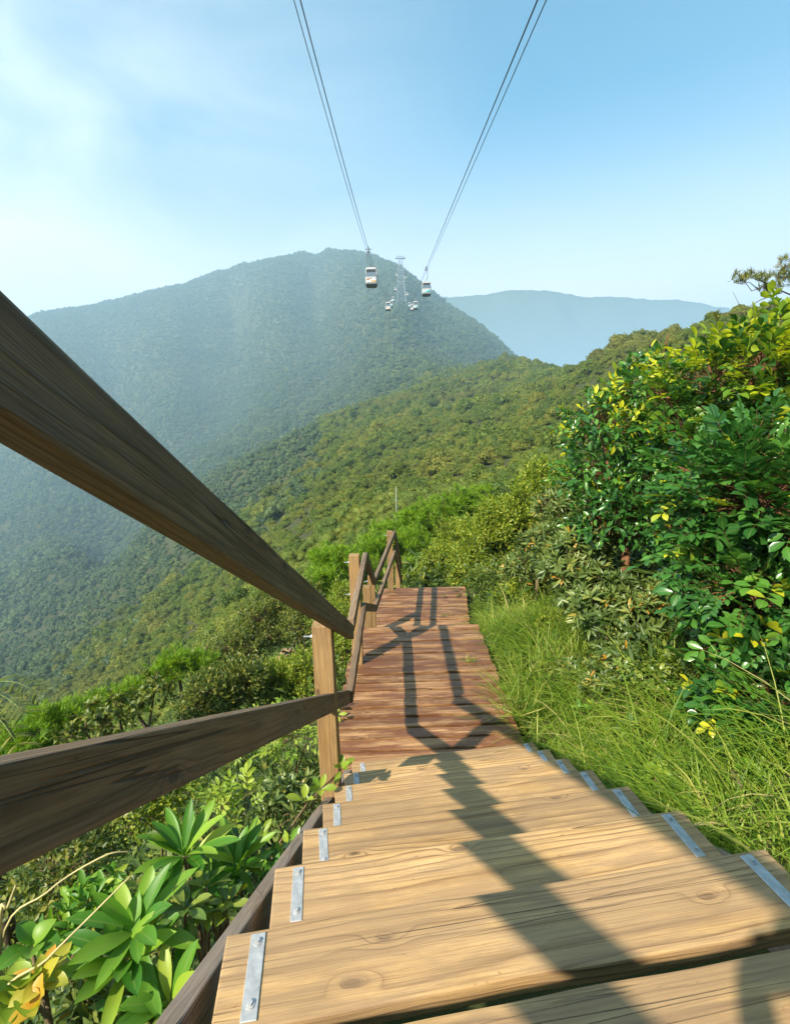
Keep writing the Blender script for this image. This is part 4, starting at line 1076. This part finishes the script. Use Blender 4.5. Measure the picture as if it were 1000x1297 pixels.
# arching straw grass stalks
STK = [([(0, 1205, 1.3), (60, 1130, 1.32), (130, 1085, 1.36), (165, 1078, 1.4)], 'long straw coloured grass stalk arching up from the left edge', .0045),
       ([(-10, 1290, 1.15), (60, 1215, 1.2), (110, 1165, 1.25), (165, 1110, 1.32)], 'pale grass stalk slanting behind the yellow seedling', .005),
       ([(0, 1180, 1.3), (10, 1150, 1.3), (20, 1122, 1.3)], 'short flat grass blade at the left edge under the rail', .007)]
for pts, lb, r_ in STK:
    P_ = np.array([at(*p) for p in pts]); g0 = P_[0] + np.array((-.12, -.05, 0)); g0[2] = gz(g0[0], g0[1])[0]
    mbs = MB(); P_ = smooth_path(np.concatenate([[g0], P_])); tube(mbs, P_, np.linspace(r_, r_ * .45, len(P_)), 6)
    tag(mbs.build('grass_stalk', M['straw']), lb, 'grass stalk', 'loose grass stalks at the left')

# understory shrubs in the lower left corner, between the rail and the rosettes
US = [('understory_shrub', 'small leaved green shrub under the lower handrail near the left edge', [(70, 1110, 1.9, .16), (110, 1075, 2.2, .16)], 'smalld', dict(kind='spray', k=6, L=.04, W=.02, tl=.09, n=260)),
      ('understory_shrub', 'lime leaved sapling below the middle of the lower handrail, behind the tallest whorl', [(300, 1020, 2.6, .15), (270, 1045, 2.5, .12)], 'lime', dict(kind='pinnate', pairs=3, L=.055, W=.024, gap=.03, n=42)),
      ('understory_shrub', 'bushy green shrub at the foot of the landing post, behind the pale sapling', [(372, 1000, 2.9, .15), (350, 1035, 2.6, .13), (395, 1030, 2.7, .1)], 'narrow', dict(kind='rosette', k=7, L=.085, W=.024, spread=(40, 85), strips=4, n=75)),
      ('understory_shrub', 'leafy shrub with mixed yellow leaves directly behind the broad leaved plant', [(120, 1150, 1.75, .13), (85, 1180, 1.6, .1)], 'rosette', dict(kind='rosette', k=6, L=.075, W=.028, spread=(40, 85), strips=4, n=45)),
      ('understory_shrub', 'low shrub with narrow leaves at the bottom edge, right of the yellow seedling', [(120, 1275, 1.3, .12), (160, 1290, 1.25, .1)], 'narrow', dict(kind='rosette', k=7, L=.09, W=.02, spread=(40, 85), strips=4, n=50)),
      ('understory_shrub', 'light green shrub under the handrail, halfway between the landing post and the left edge', [(215, 1010, 3.0, .2), (170, 1030, 2.8, .16)], 'small', dict(kind='spray', k=6, L=.04, W=.02, tl=.1, n=300)),
      ('understory_shrub', 'dark shrub squeezed between the stringer and the star leaved plants', [(330, 1110, 1.75, .1), (310, 1140, 1.65, .09)], 'glossy', dict(kind='pinnate', pairs=3, L=.05, W=.026, gap=.03, n=36))]
for i, (nm_, lb, rows, lf, kw_) in enumerate(US):
    kw_ = dict(kw_); kd_ = kw_.pop('kind'); n_ = kw_.pop('n')
    shrub(nm_, lb, 'shrub', rows, lf, kd_, n_, 130 + i, 'twig', group='understory shrubs at the foot of the stairs', r0=.010, tw=.5, upw=.5, **kw_)
# broad leaved weeds standing in the grass bank
GW = [('leafy weed with rounded leaves in the grass beside the third pale tread', 830, 985, 2.3, 'lime'), ('leafy weed among the tall grass at the right edge of view', 965, 1010, 2.0, 'rosette'),
      ('leafy weed in the grass just below the narrow leaved shrub', 740, 900, 3.6, 'rosette'), ('leafy weed near the landing edge where the tall grass begins', 690, 850, 4.6, 'lime'), ('leafy weed between the spiky seedling and the stair side grass', 800, 925, 3.0, 'umbrella')]
for i, (lb, px, py, d, lf) in enumerate(GW):
    rosette_plant('leafy_weed', lb, 'weed', px, py, d, 7, .085, .034, lf, 150 + i, heads=4, scat=.06, spread=(50, 90), bend=.5, group='leafy weeds in the grass bank')

# low leafy growth where the bank meets the bushes
BK = [('low glossy leafed shrub at the foot of the big glossy bush, above the tall grass', [(900, 905, 2.9, .16), (940, 935, 2.6, .14)], 'glossy', dict(kind='pinnate', pairs=3, L=.06, W=.03, gap=.032, n=90)),
      ('low olive shrub between the spiky seedling and the landing side grass', [(760, 868, 3.9, .18), (720, 850, 4.3, .15)], 'narrow', dict(kind='rosette', k=7, L=.09, W=.022, spread=(40, 85), strips=4, n=90)),
      ('low bright green shrub beside the top of the grass strip', [(700, 800, 5.4, .2), (675, 815, 5.8, .16)], 'small', dict(kind='spray', k=6, L=.05, W=.026, tl=.11, n=300)),
      ('low mixed shrub with orange leaves under the narrow leaved shrub', [(825, 865, 3.5, .15), (800, 850, 3.7, .13)], 'umbrella', dict(kind='rosette', k=6, L=.08, W=.03, spread=(40, 85), strips=4, n=60)),
      ('low lime shrub at the right edge of view in the tall grass', [(985, 985, 2.25, .13), (1020, 960, 2.3, .14)], 'rosette', dict(kind='rosette', k=6, L=.07, W=.028, spread=(40, 85), strips=4, n=60))]
for i, (lb, rows, lf, kw_) in enumerate(BK):
    kw_ = dict(kw_); kd_ = kw_.pop('kind'); n_ = kw_.pop('n')
    shrub('bank_shrub', lb, 'shrub', rows, lf, kd_, n_, 170 + i, 'twig', group='low shrubs on the grass bank', r0=.010, tw=.5, upw=.5, **kw_)
# ------------------------------------------------------------------ the photographer, seated on the upper treads behind the lens
def skinned(name, joints, edges, mat, parent, root=0, sub=2):
    """joints: (x, y, z, radius) or (x, y, z, rx, ry); a smooth skin is grown over the edges"""
    me = bpy.data.meshes.new(name); me.from_pydata([j[:3] for j in joints], edges, [])
    o = put(name, me, mat, parent)
    md = o.modifiers.new('skin', 'SKIN'); md.use_smooth_shade = True
    for i, j in enumerate(joints):
        sv = me.skin_vertices[0].data[i]; sv.radius = (j[3], j[4] if len(j) > 4 else j[3]); sv.use_root = i == root
    s_ = o.modifiers.new('smooth', 'SUBSURF'); s_.levels = sub; s_.render_levels = sub
    return o
m_skin = plain_mat('skin', (.50, .31, .22), .5, var=.05); m_shirt = plain_mat('blue_shirt', (.08, .13, .22), .8, var=.15, scale=30)
m_trs = plain_mat('grey_trousers', (.12, .12, .13), .85, var=.15, scale=40); m_hair = plain_mat('dark_hair', (.02, .016, .013), .5, var=.3, scale=60)
m_shoe = plain_mat('shoe', (.25, .24, .22), .7); m_phone = plain_mat('phone_body', (.03, .03, .035), .3)
pe = thing('person', 'person in blue shirt seated on the upper stairs, holding up a phone', 'person', (.03, -.62, -.264))
J = [(.03, -.62, -.16, .125, .11), (.03, -.64, .0, .12, .095), (.03, -.62, .18, .14, .10), (.03, -.58, .32, .11, .08), (.03, -.55, .40, .052), (.03, -.52, .47, .06, .065), (.03, -.50, .55, .078, .092), (.03, -.50, .62, .06, .07)]
Ed = [(i, i + 1) for i in range(7)]
def limb(start, pts):
    k = start
    for p in pts:
        J.append(p); Ed.append((k, len(J) - 1)); k = len(J) - 1
    return k
hands = []
for s_ in (-1, 1):
    e = limb(3, [(.03 + s_ * .17, -.58, .33, .055), (.03 + s_ * .235, -.46, .12, .044), (.03 + s_ * .20, -.34, -.01, .038), (.0 + s_ * .115, -.13, -.065, .027), (.0 + s_ * .075, -.065, -.075, .030, .018)])
    for q_, (dz, ln, r_) in enumerate(((.034, .040, .0085), (.012, .046, .009), (-.010, .044, .0085), (-.031, .036, .0075))):
        limb(e, [(s_ * .062, -.038, -.073 + dz, r_ + .002), (s_ * .052, -.030 + .004 * q_ % 2, -.075 + dz, r_), (s_ * .040, -.034, -.076 + dz, r_ * .85)])
    limb(e, [(s_ * .066, -.058, -.045, .011), (s_ * .048, -.052, -.030, .0095), (s_ * .030, -.046, -.024, .008)])
    limb(0, [(.03 + s_ * .11, -.56, -.17, .085), (.03 + s_ * .19, -.22, -.13, .062), (.03 + s_ * .19, -.17, -.22, .055), (.03 + s_ * .17, -.13, -.45, .042), (.03 + s_ * .17, -.10, -.60, .034), (.03 + s_ * .17, .02, -.645, .03, .022)])
body = skinned('body', J, Ed, m_skin, pe)
sj = [(.03, -.625, -.17, .150, .130), (.03, -.645, .0, .138, .112), (.03, -.62, .18, .156, .116), (.03, -.58, .325, .12, .09), (.03, -.56, .375, .07, .07)]
se = [(0, 1), (1, 2), (2, 3), (3, 4)]
for s_ in (-1, 1):
    k0 = len(sj); sj += [(.03 + s_ * .17, -.58, .33, .070), (.03 + s_ * .235, -.46, .12, .058), (.03 + s_ * .215, -.39, .05, .052)]; se += [(3, k0), (k0, k0 + 1), (k0 + 1, k0 + 2)]
skinned('shirt', sj, se, m_shirt, pe)
tj = [(.03, -.62, -.13, .14, .122), (.03, -.62, -.175, .13, .11)]; te = [(0, 1)]
for s_ in (-1, 1):
    k0 = len(tj); tj += [(.03 + s_ * .11, -.56, -.17, .098), (.03 + s_ * .19, -.22, -.13, .074), (.03 + s_ * .19, -.165, -.22, .067), (.03 + s_ * .17, -.13, -.45, .056), (.03 + s_ * .17, -.10, -.59, .050)]
    te += [(1, k0)] + [(k0 + i, k0 + i + 1) for i in range(4)]
skinned('trousers', tj, te, m_trs, pe)
skinned('hair', [(.03, -.56, .48, .055), (.03, -.55, .56, .084, .075), (.03, -.525, .625, .084, .08), (.03, -.47, .650, .06, .045)], [(0, 1), (1, 2), (2, 3)], m_hair, pe)
for s_ in (-1, 1):
    skinned('ear', [(.03 + s_ * .082, -.505, .535, .010, .016), (.03 + s_ * .086, -.51, .565, .012, .018)], [(0, 1)], m_skin, pe, sub=1)
    skinned('eye', [(.03 + s_ * .03, -.414, .552, .008), (.03 + s_ * .03, -.412, .553, .007)], [(0, 1)], m_hair, pe, sub=1)
    skinned('shoe', [(.03 + s_ * .17, -.14, -.628, .046, .036), (.03 + s_ * .17, -.04, -.636, .045, .032), (.03 + s_ * .17, .06, -.644, .042, .026)], [(0, 1), (1, 2)], m_shoe, pe)
skinned('nose', [(.03, -.418, .545, .008), (.03, -.398, .522, .013), (.03, -.41, .512, .012)], [(0, 1), (1, 2)], m_skin, pe, sub=1)
skinned('mouth', [(.008, -.412, .488, .005), (.03, -.406, .487, .007), (.052, -.412, .488, .005)], [(0, 1), (1, 2)], plain_mat('lips', (.36, .14, .12), .5), pe, sub=1)
ph_me = box_mesh('phone', .158, .076, .009, .003, 4)
ph = put('phone', ph_me, m_phone, None, mtx=frame_mtx((0, -.036, -.066), (0, -.17, 1), (0, 1, 0)))
tag(ph, 'dark phone held upright in both hands by the seated person', 'phone')
# ------------------------------------------------------------------ ground cover: uncountable, one object each
def proto(name, mbx, mat):
    me = mbx.mesh(name, smooth=True); me.materials.append(mat)
    return bpy.data.objects.new(name, me)

def stuff(name, label_kind, pts, scl, idx, protos, tilt=.12, seed=0):
    rg = np.random.default_rng(seed); n = len(pts)
    me = bpy.data.meshes.new(name); me.vertices.add(n); me.vertices.foreach_set('co', np.asarray(pts, np.float32).ravel())
    a = me.attributes.new('scl', 'FLOAT_VECTOR', 'POINT')
    sv = np.stack([scl * rg.uniform(.85, 1.15, n), scl * rg.uniform(.85, 1.15, n), scl * rg.uniform(.75, 1.15, n)], 1)
    a.data.foreach_set('vector', sv.astype(np.float32).ravel())
    a = me.attributes.new('rot', 'FLOAT_VECTOR', 'POINT')
    rv = np.stack([rg.normal(0, tilt, n), rg.normal(0, tilt, n), rg.uniform(0, 6.283, n)], 1)
    a.data.foreach_set('vector', rv.astype(np.float32).ravel())
    a = me.attributes.new('idx', 'INT', 'POINT'); a.data.foreach_set('value', np.asarray(idx, np.int32))
    o = bpy.data.objects.new(name, me); C.objects.link(o); tag(o, kind='stuff')
    col = bpy.data.collections.new(name + '_kinds')
    for p in protos: col.objects.link(p)
    ng = bpy.data.node_groups.new(name + '_scatter', 'GeometryNodeTree')
    ng.interface.new_socket('Geometry', in_out='INPUT', socket_type='NodeSocketGeometry'); ng.interface.new_socket('Geometry', in_out='OUTPUT', socket_type='NodeSocketGeometry')
    gi = ng.nodes.new('NodeGroupInput'); go = ng.nodes.new('NodeGroupOutput')
    ci = ng.nodes.new('GeometryNodeCollectionInfo'); ci.inputs['Collection'].default_value = col
    ci.inputs['Separate Children'].default_value = True; ci.inputs['Reset Children'].default_value = True
    ip = ng.nodes.new('GeometryNodeInstanceOnPoints'); ip.inputs['Pick Instance'].default_value = True
    def nat(nm_, ty):
        x = ng.nodes.new('GeometryNodeInputNamedAttribute'); x.data_type = ty; x.inputs['Name'].default_value = nm_; return x.outputs['Attribute']
    ng.links.new(gi.outputs[0], ip.inputs['Points']); ng.links.new(ci.outputs[0], ip.inputs['Instance'])
    ng.links.new(nat('scl', 'FLOAT_VECTOR'), ip.inputs['Scale']); ng.links.new(nat('idx', 'INT'), ip.inputs['Instance Index'])
    er = ng.nodes.new('FunctionNodeEulerToRotation'); ng.links.new(nat('rot', 'FLOAT_VECTOR'), er.inputs[0]); ng.links.new(er.outputs[0], ip.inputs['Rotation'])
    ng.links.new(ip.outputs[0], go.inputs[0])
    md = o.modifiers.new('scatter', 'NODES'); md.node_group = ng
    return o

def blob(mbx, c_, r_, sub, rg, rough_=.16):
    """rounded leafy mass: a ball pushed in and out by many small lumps"""
    bm = bmesh.new(); bmesh.ops.create_icosphere(bm, subdivisions=sub, radius=1.0)
    v = np.array([x.co[:] for x in bm.verts]); f = np.array([[q_.index for q_ in x.verts] for x in bm.faces]); bm.free()
    d = np.ones(len(v))
    for k, am_ in ((3.1, .5), (5.7, .5), (9.5, .45)):
        w_ = rg.normal(0, 1, (3, 3)) * k * .6; ph = rg.random(3) * 6.28
        d += rough_ * am_ * np.prod([np.sin(v @ w_[i] + ph[i]) * 1.2 for i in range(3)], 0)
        d += rough_ * am_ * .5 * np.sin(v @ (rg.normal(0, 1, 3) * k) + ph[0])
    a_ = np.zeros((len(v), 4)); a_[:, 0] = np.clip(.16 + .25 * (d - 1) / rough_ + rg.normal(0, .10, len(v)), 0, 1)  # inner shade put into the colour: ball darker than its leaves, hollows darkest
    mbx.add(c_ + v * d[:, None] * r_, None, f, a_)

def crown_proto(name, rad_, n, leafs, mat, seed, nl=7, squash=.8, sub=2, core=.9, loose=.82):
    """one crown: leafy masses on a short stem, loose leaves standing off them; its foot at the origin"""
    rg = np.random.default_rng(seed); lobes = []; mbx = MB()
    for i in range(nl):
        a_ = i * 2.4 + rg.uniform(-.5, .5); r_ = rad_ * (rg.uniform(.25, .68) if i else 0); h = rad_ * squash * (rg.uniform(.45, .95) if i else 1.15)
        lobes.append((np.array((r_ * math.cos(a_), r_ * math.sin(a_), h)), rad_ * rg.uniform(.34, .52) * np.array((1, 1, .85))))
    for c_, r_ in lobes: blob(mbx, c_, r_ * core, sub, rg)
    P, Nn, K = lobe_tips(lobes, n, rg, loose, -.5)
    D = nrm(Nn * .8 + UP * .2 + rg.normal(0, .55, P.shape))
    U = nrm(Nn + rg.normal(0, .5, P.shape) + UP * .3)
    D = nrm(D - U * (D * U).sum(1, keepdims=True) * .75)
    leaf_quads(mbx, P, D, U, leafs * rg.uniform(.6, 1.2, len(P)), leafs * .6, .25, rg=rg)
    tube(mbx, [(0, 0, -rad_ * .6), (0, 0, rad_ * .5)], [rad_ * .06, rad_ * .03], 5)
    return proto(name, mbx, mat)

def sector(n, r0, r1, a0, a1, rg, power=2.0):
    """random points in a sector, denser near when power < 2"""
    r = (r0 ** power + (r1 ** power - r0 ** power) * rg.random(n)) ** (1 / power); a = np.radians(rg.uniform(a0, a1, n))
    return r * np.sin(a), r * np.cos(a)

# far wood
rg = np.random.default_rng(200)
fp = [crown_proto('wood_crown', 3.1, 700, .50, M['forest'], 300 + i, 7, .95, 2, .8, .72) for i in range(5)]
x, y = sector(190000, 110, 1780, -74, 50, rg, 1.6)
scr = np.hypot(x, y) > np.where(np.degrees(np.arctan2(x, y)) < -8, 120, 320) * rg.uniform(.9, 1.25, len(x)); x, y = x[scr], y[scr]
z = gz(x, y)
fo = stuff('distant_wood', '', np.stack([x, y, z - .3], 1), np.where(rg.random(len(x)) < .08, rg.uniform(1.3, 1.8, len(x)), rg.uniform(.5, 1.2, len(x))) * (1 + .3 * vnoise(x / 60, y / 60, 20)) * np.clip(np.hypot(x, y) / 500, .55, 1), rg.integers(0, 5, len(x)), fp, .1, 1)
# scrub on the near flank
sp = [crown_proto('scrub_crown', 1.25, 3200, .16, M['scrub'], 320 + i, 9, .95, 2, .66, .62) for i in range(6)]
x, y = sector(40000, 42, 430, -76, 60, rg, 1.4)
scr = np.hypot(x, y) < np.where(np.degrees(np.arctan2(x, y)) < -8, 170, 430) * rg.uniform(.75, 1.1, len(x)); x, y = x[scr], y[scr]
z = gz(x, y); r = np.hypot(x, y)
big = 1 + .6 * np.clip(vnoise(x / 14, y / 14, 21), -.6, 1) + .35 * np.clip((r - 80) / 150, 0, 1)
stuff('hillside_scrub', '', np.stack([x, y, z - .25], 1), np.where(rg.random(len(x)) < .06, rg.uniform(1.2, 1.6, len(x)), rg.uniform(.4, 1.1, len(x))) * np.where((x > 18) & (r < 130), .7, 1) * big * np.clip(.42 + r / 150, .5, 1.35), np.clip(np.round(2.5 + 3 * vnoise(x / 25, y / 25, 24) + rg.normal(0, .9, len(x))), 0, 5), sp, .15, 2)
# nearer scrub, loose and leafy
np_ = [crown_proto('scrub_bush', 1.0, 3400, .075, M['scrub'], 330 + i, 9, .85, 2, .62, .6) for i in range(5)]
x, y = sector(1900, 13, 46, -80, 60, rg, 1.5)
keep = ~((np.abs(x - .6) < 2.6) & (y < 21)); x, y = x[keep], y[keep]
z = gz(x, y); r = np.hypot(x, y)
stuff('slope_bushes', '', np.stack([x, y, z - .2], 1), rg.uniform(.5, 1.2, len(x)) * np.clip(.4 + r / 45, .6, 1.4) * (1 + .4 * vnoise(x / 6, y / 6, 25)), rg.integers(0, 5, len(x)), np_, .15, 5)

# undergrowth close by
def clump_proto(name, n, h, L_, W_, mat, seed, strips=2):
    rg = np.random.default_rng(seed); mbx = MB()
    P = rg.normal(0, .16, (n, 3)) * np.array((1, 1, 0)); P[:, 2] = rg.uniform(.02, h, n)
    D = nrm(P * np.array((3, 3, .0)) + rg.normal(0, .6, (n, 3)) + UP * .35)
    leaf_strips(mbx, P, D, nrm(UP + rg.normal(0, .4, (n, 3))), L_ * rg.uniform(.6, 1.2, n), W_ * rg.uniform(.7, 1.1, n), strips, .25, .5, rg=rg)
    k = max(4, n // 12); A = P[:k] * np.array((.3, .3, 0)); twigs(mbx, A, P[:k], .004, .002, rg=rg)
    return proto(name, mbx, mat)
up_ = [clump_proto('leaf_clump', 90, .34, .085, .04, M['under'], 340, 2), clump_proto('leaf_clump', 120, .30, .055, .03, M['under'], 341, 2),
       clump_proto('leaf_clump', 60, .36, .15, .03, M['under'], 342, 3), clump_proto('leaf_clump', 150, .42, .05, .024, M['under'], 343, 2)]
x1, y1 = sector(9000, .4, 26, -75, 62, rg, 1.25)
x2 = rg.uniform(-2.2, -.5, 1500); y2 = rg.uniform(-.2, 4.5, 1500)
x = np.concatenate([x1, x2]); y = np.concatenate([y1, y2])
def path_clear(x, y, m=.12):
    inside = (x > -.52 - m) & (x < 1.02 + m) & (y < 6.1) | (x > -.55 - m) & (x < 1.35 + m) & (y >= 5.8) & (y < 11.6)
    grassy = (x > .9) & (x < 2.05 + .12 * vnoise(y * 2, y * 0, 31)) & (y < 7.4)
    return ~inside & ~grassy
keep = path_clear(x, y); x, y = x[keep], y[keep]; z = gz(x, y); r = np.hypot(x, y)
stuff('undergrowth', '', np.stack([x, y, z - .03], 1), np.clip(.55 + r * .085, .6, 2.3) * rg.uniform(.55, 1.3, len(x)) * (1 + .5 * vnoise(x * 1.1, y * 1.1, 44)), np.clip(np.round(1.5 + 2.2 * vnoise(x * .9, y * .9, 45) + rg.normal(0, .5, len(x))), 0, 3), up_, .25, 3)
# under the stairs: sparse leaf litter plants keep the gaps dark but not bare
# ------------------------------------------------------------------ grass bank right of the stairs
rg = np.random.default_rng(210)
n = 21000
y = rg.uniform(-.2, 8.2, n); x = .98 + np.abs(rg.normal(0, .55, n)) + rg.uniform(0, .25, n)
edge = np.where(y < 3.3, .955, np.where(y < 5.9, 1.0, 1.15 + (y - 6) * .1)); x = np.maximum(x, edge + rg.uniform(0, .04, n))
x = x + .1 * vnoise(x * 3, y * 3, 32)
keep = (vnoise(x * 2.2, y * 2.2, 33) > -.75) & (x < 2.5 + .3 * vnoise(y, y * 0, 34)) & (x > edge - .02); x, y = x[keep], y[keep]; n = len(x)
tuft = vnoise(x * 4.5, y * 4.5, 35)
P = np.stack([x, y, gz(x, y) - .02], 1)
lean = np.stack([vnoise(x * 3, y * 3, 36) - .25, vnoise(x * 3 + 9, y * 3, 37) - .15, np.zeros(n)], 1) * .7 + rg.normal(0, .35, (n, 3)) * np.array((1, 1, 0))
D = nrm(UP + lean)
H = nrm(np.stack([D[:, 0], D[:, 1], np.zeros(n) + 1e-4], 1))
Uq = nrm(np.cross(np.cross(D, -H), D) * -1 + rg.normal(0, .15, (n, 3)))
Uq = nrm(UP - H * .3 - D * ((UP - H * .3) * D).sum(1, keepdims=True))
L_ = np.where(rg.random(n) < .12, rg.uniform(.38, .62, n), rg.uniform(.10, .34, n)) * (1 + .35 * tuft); W_ = np.where(rg.random(n) < .25, rg.uniform(.012, .022, n), rg.uniform(.005, .011, n))
mg_ = MB(); leaf_strips(mg_, P, D, Uq, L_, W_, 5, .2, rg.uniform(.4, 2.0, n), lambda t: np.clip(1 - t, 0, 1) ** .6 * np.clip(.55 + t * 3, 0, 1), np.clip(.45 + .3 * vnoise(x * 1.3, y * 1.3, 38) + rg.normal(0, .25, n), 0, 1), rg=rg)
tag(mg_.build('grass', M['grass']), kind='stuff')
# weed growing through the landing and grass hanging over its edge
rg = np.random.default_rng(220)
def weed(px, py, zz, label, n_, ln, spread=.05):
    r_ = ray(px, py); p = r_ * (zz / r_[2]); t_ = MB()
    P = p + rg.normal(0, 1, (n_, 3)) * np.array((spread, spread * .5, 0)); D = nrm(UP * .6 + rg.normal(0, .6, (n_, 3)))
    leaf_strips(t_, P, D, perp(D, rg), ln * rg.uniform(.5, 1.2, n_), .007, 4, .2, rg.uniform(.4, 1.6, n_), rg=rg)
    tag(t_.build('weed_tuft', M['grass']), label, 'weed', 'weeds on the decks')
weed(592, 838, DZ + .002, 'yellowish weed tuft growing from a gap in the near landing', 46, .085)
weed(566, 780, DZ2 + .002, 'scrap of dry weed lying on the lower deck', 24, .07, .09)
weed(655, 905, DZ - .02, 'thick grass tuft leaning over the right edge of the near landing', 160, .36, .12)
# ------------------------------------------------------------------ light and air
SUN = Vector((-.77, -.88, 1.0)).normalized()
elev = math.asin(SUN.z); azim = math.atan2(SUN.x, SUN.y)
sd = bpy.data.lights.new('sun', 'SUN'); so = bpy.data.objects.new('sun', sd); C.objects.link(so)
sd.energy = 4.4; sd.angle = R(1.0); sd.color = (1.0, .90, .74)
so.rotation_euler = (-SUN).to_track_quat('-Z', 'Y').to_euler()
so.location = (-8, -9, 12)
w = bpy.data.worlds.new('World'); bpy.context.scene.world = w; w.use_nodes = True
nt = w.node_tree; nt.nodes.clear()
ow = nt.nodes.new('ShaderNodeOutputWorld'); bg = nt.nodes.new('ShaderNodeBackground'); sk = nt.nodes.new('ShaderNodeTexSky')
sk.sky_type = 'NISHITA'; sk.sun_disc = False; sk.sun_elevation = elev; sk.sun_rotation = azim % (2 * math.pi)
sk.altitude = 400; sk.air_density = 1.0; sk.dust_density = 1.0; sk.ozone_density = 2.5
# thin high cirrus veil
tc = nt.nodes.new('ShaderNodeTexCoord')
sx = nt.nodes.new('ShaderNodeSeparateXYZ'); lnk(nt, tc.outputs['Generated'], sx.inputs[0])
mp_ = nt.nodes.new('ShaderNodeMapping'); mp_.inputs['Rotation'].default_value = (0, 0, R(25)); mp_.inputs['Scale'].default_value = (1.2, 3.0, 3.4); lnk(nt, tc.outputs['Generated'], mp_.inputs['Vector'])
cn = noise(nt, mp_.outputs[0], 1.6, 5, .55, dist=.6)
side = nt.nodes.new('ShaderNodeMapRange'); side.inputs[1].default_value = .15; side.inputs[2].default_value = -.6; lnk(nt, sx.outputs[0], side.inputs[0])
cf = math_(nt, 'MULTIPLY', ramp(nt, cn, [(.3, (.25, .25, .25)), (.65, (1, 1, 1))]), math_(nt, 'ADD', math_(nt, 'MULTIPLY', side.outputs[0], .7), .04), clamp=True)
col = mixc(nt, cf, mixc(nt, 1.0, sk.outputs[0], (.38, 1.04, 1.0), 'MULTIPLY'), (6.4, 6.7, 6.7))
low = nt.nodes.new('ShaderNodeMapRange'); low.inputs[1].default_value = .48; low.inputs[2].default_value = .12; low.interpolation_type = 'SMOOTHSTEP'; lnk(nt, sx.outputs[2], low.inputs[0])
veil = math_(nt, 'MULTIPLY', low.outputs[0], math_(nt, 'ADD', .4, math_(nt, 'MULTIPLY', noise(nt, mp_.outputs[0], .9, 3, .5), .8)), clamp=True)
col = mixc(nt, veil, col, (7.2, 6.5, 6.9))
lnk(nt, col, bg.inputs['Color']); bg.inputs["Strength"].default_value = 0.086
lnk(nt, bg.outputs[0], ow.inputs['Surface'])

mh_, nt, out = new_mat('haze_air')
pv = nt.nodes.new('ShaderNodeVolumePrincipled'); pv.inputs['Color'].default_value = (.53, .775, .975, 1); pv.inputs['Density'].default_value = 0.0005; pv.inputs['Anisotropy'].default_value = 0.15
lnk(nt, pv.outputs[0], out.inputs['Volume'])
me = bpy.data.meshes.new('haze'); bm = bmesh.new(); bmesh.ops.create_cube(bm, size=1.0)
lo = Vector((-9400, -9400, -620)); hi = Vector((9400, 9400, 475))
for v in bm.verts: v.co = Vector([(lo[i] if v.co[i] < 0 else hi[i]) for i in range(3)])
bm.to_mesh(me); bm.free()
hz_o = put('haze', me, mh_); tag(hz_o, kind='stuff')

sc = bpy.context.scene
sc.view_settings.view_transform = 'Standard'; sc.view_settings.look = 'None'; sc.view_settings.gamma = 1.0
sc.view_settings.exposure = 1.4
sc.render.engine = 'CYCLES'
cy = sc.cycles
cy.max_bounces = 6; cy.diffuse_bounces = 3; cy.glossy_bounces = 2; cy.transmission_bounces = 4; cy.volume_bounces = 1; cy.transparent_max_bounces = 4
cy.use_denoising = True; cy.use_adaptive_sampling = True; cy.adaptive_threshold = 0.015
try: cy.denoiser = 'OPENIMAGEDENOISE'; cy.denoising_prefilter = 'ACCURATE'
except Exception: pass
